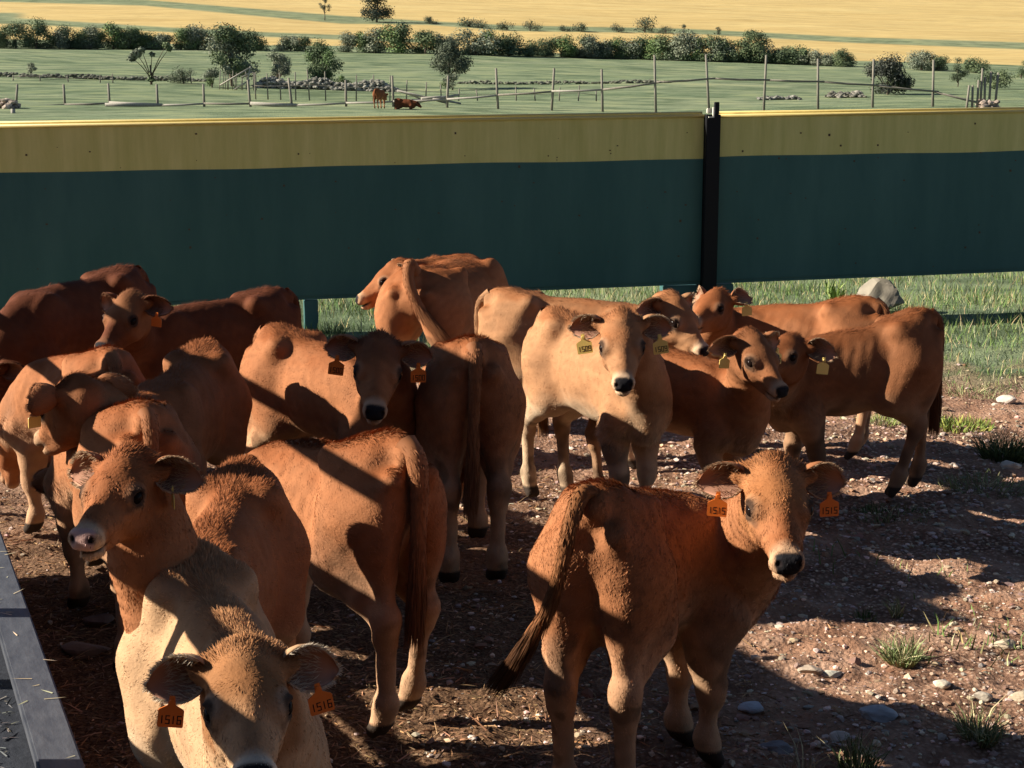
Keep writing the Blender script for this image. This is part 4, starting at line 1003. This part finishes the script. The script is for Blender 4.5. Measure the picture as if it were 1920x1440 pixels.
for i, (a, wp, hp, tn) in enumerate(HEDGE):
    lab = '%s %s hedge bush %s' % (SZ(hp), TN[tn], [n_ for x_, n_ in NB if x_ <= a+30][-1])
    if lab in used: used[lab] += 1; lab += ', ' + ('right beside a twin', 'last of three alike', 'fourth of four alike')[used[lab]-2]
    else: used[lab] = 1
    plant('hedge_bush', lab, 'bush', a, None, hrow(a), wp*1.6, hp*1.05, TONE[tn]+(TONE[0][:1]), 300+i, 2200, None, -.22, 13, 'bushes of the hedge between meadow and wheat')
STRIPB = [(1612/2-0, 34, 10), (805, 18, 12), (905, 40, 10), (950, 46, 18), (994, 44, 18), (1055, 36, 8), (1160, 40, 10), (1208, 64, 24), (1248, 32, 14), (1281, 16, 16), (1346, 14, 14), (880, 60, 10), (1090, 50, 9)]
LS = ['thin weedy clump', 'single round bush', 'low clump', 'wide low bush', 'wide rounded bush', 'very low clump', 'low scrub', 'largest spreading bush', 'small bush beside the largest one', 'lone small bush', 'last tiny bush', 'long low scrub', 'faint low scrub']
for i, (a, wp, hp) in enumerate(STRIPB):
    lab = LS[i]+' on the green bank between the wheat fields'
    plant('bank_bush', lab, 'bush', a, None, float(np.interp(a, (640, 800, 960, 1280, 1600), (44, 44, 57, 62, 78))), wp, hp, [(.085, .10, .07), (.07, .09, .055)], 400+i, 450, None, 0, 7, 'bushes on the bank between the wheat fields')

# ---------------------------------------------------------------- single tufts and weeds in the yard
def tuft(label, a, b2, n, L, spread, cols, lean=.8, stalks=0, name='grass_tuft', cat='grass tuft', leafw=.005):
    p = px_on_z(a, b2, 0); R = np.random.RandomState(abs(int(a*7+b2))); z0 = zg(p[0], p[1])
    aa = R.rand(n)*6.28; rr = R.rand(n)**.5*spread; x, y = rr*np.cos(aa), rr*np.sin(aa); le = R.rand(n)*lean
    dr = np.stack([np.cos(aa)*le, np.sin(aa)*le, np.ones(n)], 1); dr /= np.linalg.norm(dr, axis=1)[:, None]
    nm = np.cross(dr, R.normal(size=(n, 3))); nm /= np.linalg.norm(nm, axis=1)[:, None]
    col = np.array(cols)[R.randint(0, len(cols), n)]*R.uniform(.7, 1.3, (n, 1))
    vv, q1, t1, c1 = blades(np.stack([x, y, np.full(n, -.008)], 1), nm, dr, L*R.uniform(.45, 1.15, n), leafw*R.uniform(.6, 1.3, n), col, R, .2, .35)
    if stalks:
        s_ = stalks; aa = R.rand(s_)*6.28; le = R.uniform(.4, 1.6, s_); d2 = np.stack([np.cos(aa)*le, np.sin(aa)*le, np.ones(s_)], 1); d2 /= np.linalg.norm(d2, axis=1)[:, None]
        nm = np.cross(d2, R.normal(size=(s_, 3))); nm /= np.linalg.norm(nm, axis=1)[:, None]
        v2, q2, t2, c2 = blades(np.zeros((s_, 3)), nm, d2, L*R.uniform(1.1, 1.7, s_), .005, np.tile((.50, .42, .24), (s_, 1)), R, .2, .3)
        q1 = np.concatenate([q1, q2+len(vv)]); t1 = np.concatenate([t1, t2+len(vv)]); vv = np.concatenate([vv, v2]); c1 = np.concatenate([c1, c2])
    thing(name, label, cat, (p[0], p[1], z0), None, np_mesh(name, vv, [q1, t1], c1, True, (MAT['hair'],)))
G1 = [(.16, .21, .08), (.22, .25, .11), (.30, .28, .15)]; GD = [(.06, .09, .03), (.09, .12, .045)]; GY = [(.20, .25, .06), (.30, .30, .07), (.14, .20, .05)]
tuft('spiky grass tuft with dry stems on the open red soil at the right', 1692, 1222, 260, .11, .055, G1, 1.1, 12)
tuft('pale green grass tuft near the bottom right corner of the picture', 1838, 1378, 240, .12, .055, G1, 1.1, 12)
tuft('upright green grass tuft cut by the bottom edge right of the front calf', 1608, 1452, 200, .14, .05, GD+G1, .5, 8)
tuft('few dry seed stalks at the bottom edge beside the front right calf', 1505, 1452, 30, .12, .04, [(.40, .32, .20)], .8, 8)
tuft('thin grey-green weed leaning at the edge of the shadow above the spiky tuft', 1682, 1140, 46, .10, .02, G1, .6, 4, 'weed', 'weed')
tuft('small dark weed in the shadow left of the leaning weed', 1625, 1142, 60, .05, .04, GD, 1.2, 0, 'weed', 'weed')
tuft('dark bushy weed in front of the pale stone at the right edge', 1880, 852, 420, .20, .12, GD, 1.0, 10, 'weed', 'weed', .007)
tuft('yellow-green flowering patch right of the hind leg of the right calf', 1800, 790, 420, .07, .22, GY, 1.0, 0, 'weed', 'weed', .009)
tuft('small green patch seen between the legs of the right calf', 1652, 782, 260, .06, .16, GY+G1, 1.0, 0, 'grass_patch', 'grass')
tuft('ragged strip of grass at the feet of the right calf', 1672, 956, 420, .05, .20, G1+GD, 1.1, 4, 'grass_patch', 'grass')
tuft('sparse grass patch on stony ground under the pale edge stone', 1850, 905, 420, .07, .26, G1, 1.1, 10, 'grass_patch', 'grass')
tuft('thin grey grass patch behind the rump of the right calf', 1835, 725, 420, .07, .30, G1, 1.1, 10, 'grass_patch', 'grass')
tuft('small weed under the chin of the middle right calf', 1415, 845, 60, .06, .05, GD+G1, 1.0, 0, 'weed', 'weed')
tuft('bright green sprig behind the legs of the middle rear-facing calf', 890, 985, 26, .10, .015, [(.18, .26, .07)], .4, 0, 'weed', 'weed', .012)
tuft('broad-leaved green plant just under the right panel', 1566, 562, 46, .26, .07, [(.17, .25, .07), (.24, .30, .10)], .8, 0, 'weed', 'weed', .035)
tuft('tangle of dark stems under the left panel beside a panel foot', 626, 620, 120, .18, .10, GD, 1.3, 8, 'weed', 'weed')

# ---------------------------------------------------------------- the barn behind the photographer: unseen, added to deepen the shade
root = thing('blocker', 'unseen dark barn with an overhanging roof behind the feed trough', 'blocker', (0, 0, 0))
def blocker_part(name, c, sz, mt):
    bm = bmesh.new(); box_into(bm, c, sz); fin(name, bm, [MAT[mt]], root)
worn_mat('blocker_board', (.035, .030, .026), (.060, .052, .045), 3, .9, .1, (4, 1, .4), .3)
blocker_part('wall', (0, -7.0, 3.4), (60, .25, 7.4), 'blocker_board')
bm = bmesh.new(); v_ = [(-30, -7.2, 7.0), (30, -7.2, 7.0), (30, -3.4, 5.6), (-30, -3.4, 5.6)]
f_ = [bm.verts.new(q) for q in v_]; g_ = [bm.verts.new((q[0], q[1], q[2]+.12)) for q in v_]; bm.faces.new(f_[::-1]); bm.faces.new(g_)
for i in range(4): bm.faces.new((f_[i], f_[(i+1) % 4], g_[(i+1) % 4], g_[i]))
fin('roof', bm, [MAT['blocker_board']], root)
for x in (-12, -6, 6, 12): blocker_part('column', (x, -3.6, 2.8), (.2, .2, 5.6), 'blocker_board')
# ---------------------------------------------------------------- the herd, each calf measured off the photograph
low = dict(poll=(.62, 0, .66), face=(.45, 0, -.9))
HERD = [
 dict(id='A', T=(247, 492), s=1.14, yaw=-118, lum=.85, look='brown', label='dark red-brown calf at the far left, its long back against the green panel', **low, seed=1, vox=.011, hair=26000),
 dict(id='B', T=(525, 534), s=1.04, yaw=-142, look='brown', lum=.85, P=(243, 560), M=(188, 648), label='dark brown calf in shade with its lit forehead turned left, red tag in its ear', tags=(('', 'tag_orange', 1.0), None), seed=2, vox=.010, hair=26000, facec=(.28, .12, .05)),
 dict(id='C', T=(205, 648), s=1.04, yaw=118, bend=25, look='orange', lum=1.05, droop=.14, label='orange calf at the left edge seen from behind with a pale upright tail ridge', **low, seed=3, vox=.009, hair=32000),
 dict(id='D', T=(392, 630), s=1.05, yaw=-94, lenf=.95, wide=.9, look='orange', P=(140, 722), M=(78, 812), Mside='far', neck=.56, label='calf behind the trough with its dark shaded head lowered and a fuzzy lit neck crest', tags=(('', 'tag_yellow', .9), None), seed=4, vox=.009, hair=56000, lum=.9),
 dict(id='E', T=(268, 750), s=1.04, wide=1.12, yaw=118, look='orange', lum=1.05, droop=.12, label='orange calf seen from behind, tail ridge lit, right above the pale-nosed calf', **low, seed=5, vox=.008, hair=60000, legs=(0, 0, -.05, .05)),
 dict(id='F', T=(463, 848), s=1.03, yaw=-90, wide=.85, look='orange', lum=1.05, P=(240, 866), M=(152, 1002), neck=.46, head=.78, muz=.95, nose=(.55, .34, .29), label='calf with a pale pink nose and raised head looking left', tags=(('', 'tag_yellow', .9, (-.9, -.35, 0)), None), seed=6, vox=.007, hairw=.0023, hair=90000, pale=1.0),
 dict(id='G', T=(345, 998), s=1.03, yaw=-66, lenf=.88, look='cream', hairlen=.8, P=(458, 1238), M=(478, 1448), wide=.76, head=.80, neck=.42, droop=.05, label='cream-tan calf at the bottom left facing the camera with orange tags 1516', tags=(('1516', 'tag_orange', 1.0), ('1516', 'tag_orange', 1.0)), seed=7, vox=.0062, hairw=.0023, hair=140000, pale=1.0, lum=1.05, facec=(.22, .092, .034), facew=.85, facex=.21),
 dict(id='H', T=(750, 806), s=1.05, yaw=130, look='orange', droop=.17, tailw=1.2, label='orange-brown calf in the centre seen from behind, tail hanging between sunlit legs', **low, seed=8, vox=.007, hairw=.0023, hair=95000, legs=(0, 0, -.06, .05)),
 dict(id='I', T=(505, 602), s=1.05, yaw=-46, look='orange', P=(712, 645), M=(704, 768), tilt=-.15, facex=.16, label='calf with a dark brown forehead and orange tags staring at the camera', tags=(('1500', 'tag_orange', 1.1), ('1500', 'tag_orange', 1.1)), facec=(.12, .045, .022), facew=.8, seed=9, vox=.008, hair=70000, lum=1.0),
 dict(id='J', T=(887, 628), s=1.13, yaw=98, look='orange', lum=.92, droop=.12, lenf=.82, label='brown calf with its shaded rump to the camera, beside the dark-faced calf', poll=(.50, 0, .60), face=(.3, 0, -.95), seed=10, vox=.008, hair=70000),
 dict(id='K', T=(778, 500), s=1.08, yaw=66, wide=1.75, tailw=1.5, droop=-.07, look='orange', lum=1.08, P=(745, 497), M=(648, 573), neck=.56, head=.98, Pside='near', label='large light brown calf at the back by the panel, its head turned left', seed=11, vox=.010, hair=34000, tail=[(-.48, 0, .97), (-.53, -.0, 1.02), (-.57, -.01, .93), (-.58, -.05, .80), (-.585, -.11, .70)]),
 dict(id='L', T=(930, 535), s=1.05, yaw=-14, look='tan', lum=.95, P=(1262, 562), M=(1325, 655), label='pale orange calf standing side-on behind the calf with tags 1509', seed=12, vox=.010, hair=32000),
 dict(id='M', T=(1030, 570), s=1.06, yaw=-62, wide=.86, look='tan', lum=.97, tilt=0, P=(1165, 600), M=(1170, 716), label='tan calf with a black nose and yellow tags 1509 facing the camera', tags=(('1509', 'tag_yellow', 1.15), ('1509', 'tag_yellow', 1.15)), seed=13, vox=.008, hair=70000, pale=.95, legs=(0, .03, .0, -.1)),
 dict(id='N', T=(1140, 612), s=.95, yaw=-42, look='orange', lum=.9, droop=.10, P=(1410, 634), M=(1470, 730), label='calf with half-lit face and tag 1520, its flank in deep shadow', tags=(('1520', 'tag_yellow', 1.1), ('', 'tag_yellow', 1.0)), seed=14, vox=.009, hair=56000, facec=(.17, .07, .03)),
 dict(id='O', T=(1632, 551), s=1.0, yaw=158, lenf=1.0, droop=.09, look='orange', lum=.95, P=(1345, 553), M=(1296, 600), label='reddish calf side-on at the back right, in front of the cream boulder', tags=(('', 'tag_yellow', 1.1, (.3, -1, 0)), ('', 'tag_yellow', 1.1, (.3, -1, 0))), ears=((-.9, .55, .1), (-.7, -1, .1)), seed=15, vox=.010, hair=32000),
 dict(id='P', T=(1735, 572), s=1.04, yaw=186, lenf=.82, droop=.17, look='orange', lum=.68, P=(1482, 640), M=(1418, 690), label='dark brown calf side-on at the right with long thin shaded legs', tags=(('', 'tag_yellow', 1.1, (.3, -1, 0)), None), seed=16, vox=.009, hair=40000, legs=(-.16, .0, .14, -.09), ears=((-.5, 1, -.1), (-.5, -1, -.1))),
 dict(id='Q', T=(1118, 900), s=1.05, tailc=(.19,.075,.028), tail=[('p', 1092, 935, -.05), ('p', 1070, 1000, -.11), ('p', 1053, 1080, -.13), ('p', 1032, 1150, -.13), ('p', 1000, 1208, -.13), ('p', 968, 1250, -.12)], yaw=75, bend=-52, lenf=.74, wide=.94, tailw=.85, droop=.16, look='orange', P=(1452, 882), M=(1480, 1048), tilt=0, head=.93, label='orange-brown calf at the front right looking back at the camera with orange tags 1515', tags=(('1515', 'tag_orange', 1.0), ('1515', 'tag_orange', 1.0)), seed=17, vox=.0062, hairw=.0023, hair=140000, facec=(.36, .16, .06), facew=.4, switch=.4),
]
_g = hit(705, 204); _h = hit(752, 203)
HERD += [dict(id='X', at=tuple(_g), s=1.05, yaw=70, look='red', name='cow', cat='cow', group='cows in the meadow', label='red-brown cow standing in the far meadow by the stone wall', poll=(.62, 0, .8), face=(.6, 0, -.8), vox=.02, hair=1500, lum=.8, seed=31),
         dict(id='Y', at=(_h[0]-.2, _h[1]-.5, _h[2]-.46), s=1.0, yaw=-8, look='brown', name='cow', cat='cow', group='cows in the meadow', label='dark brown cow lying in the far meadow beside the standing one', poll=(.68, 0, .84), face=(.7, 0, -.7), vox=.02, hair=1500, lum=.8, facec=(.03, .015, .01), seed=32)]
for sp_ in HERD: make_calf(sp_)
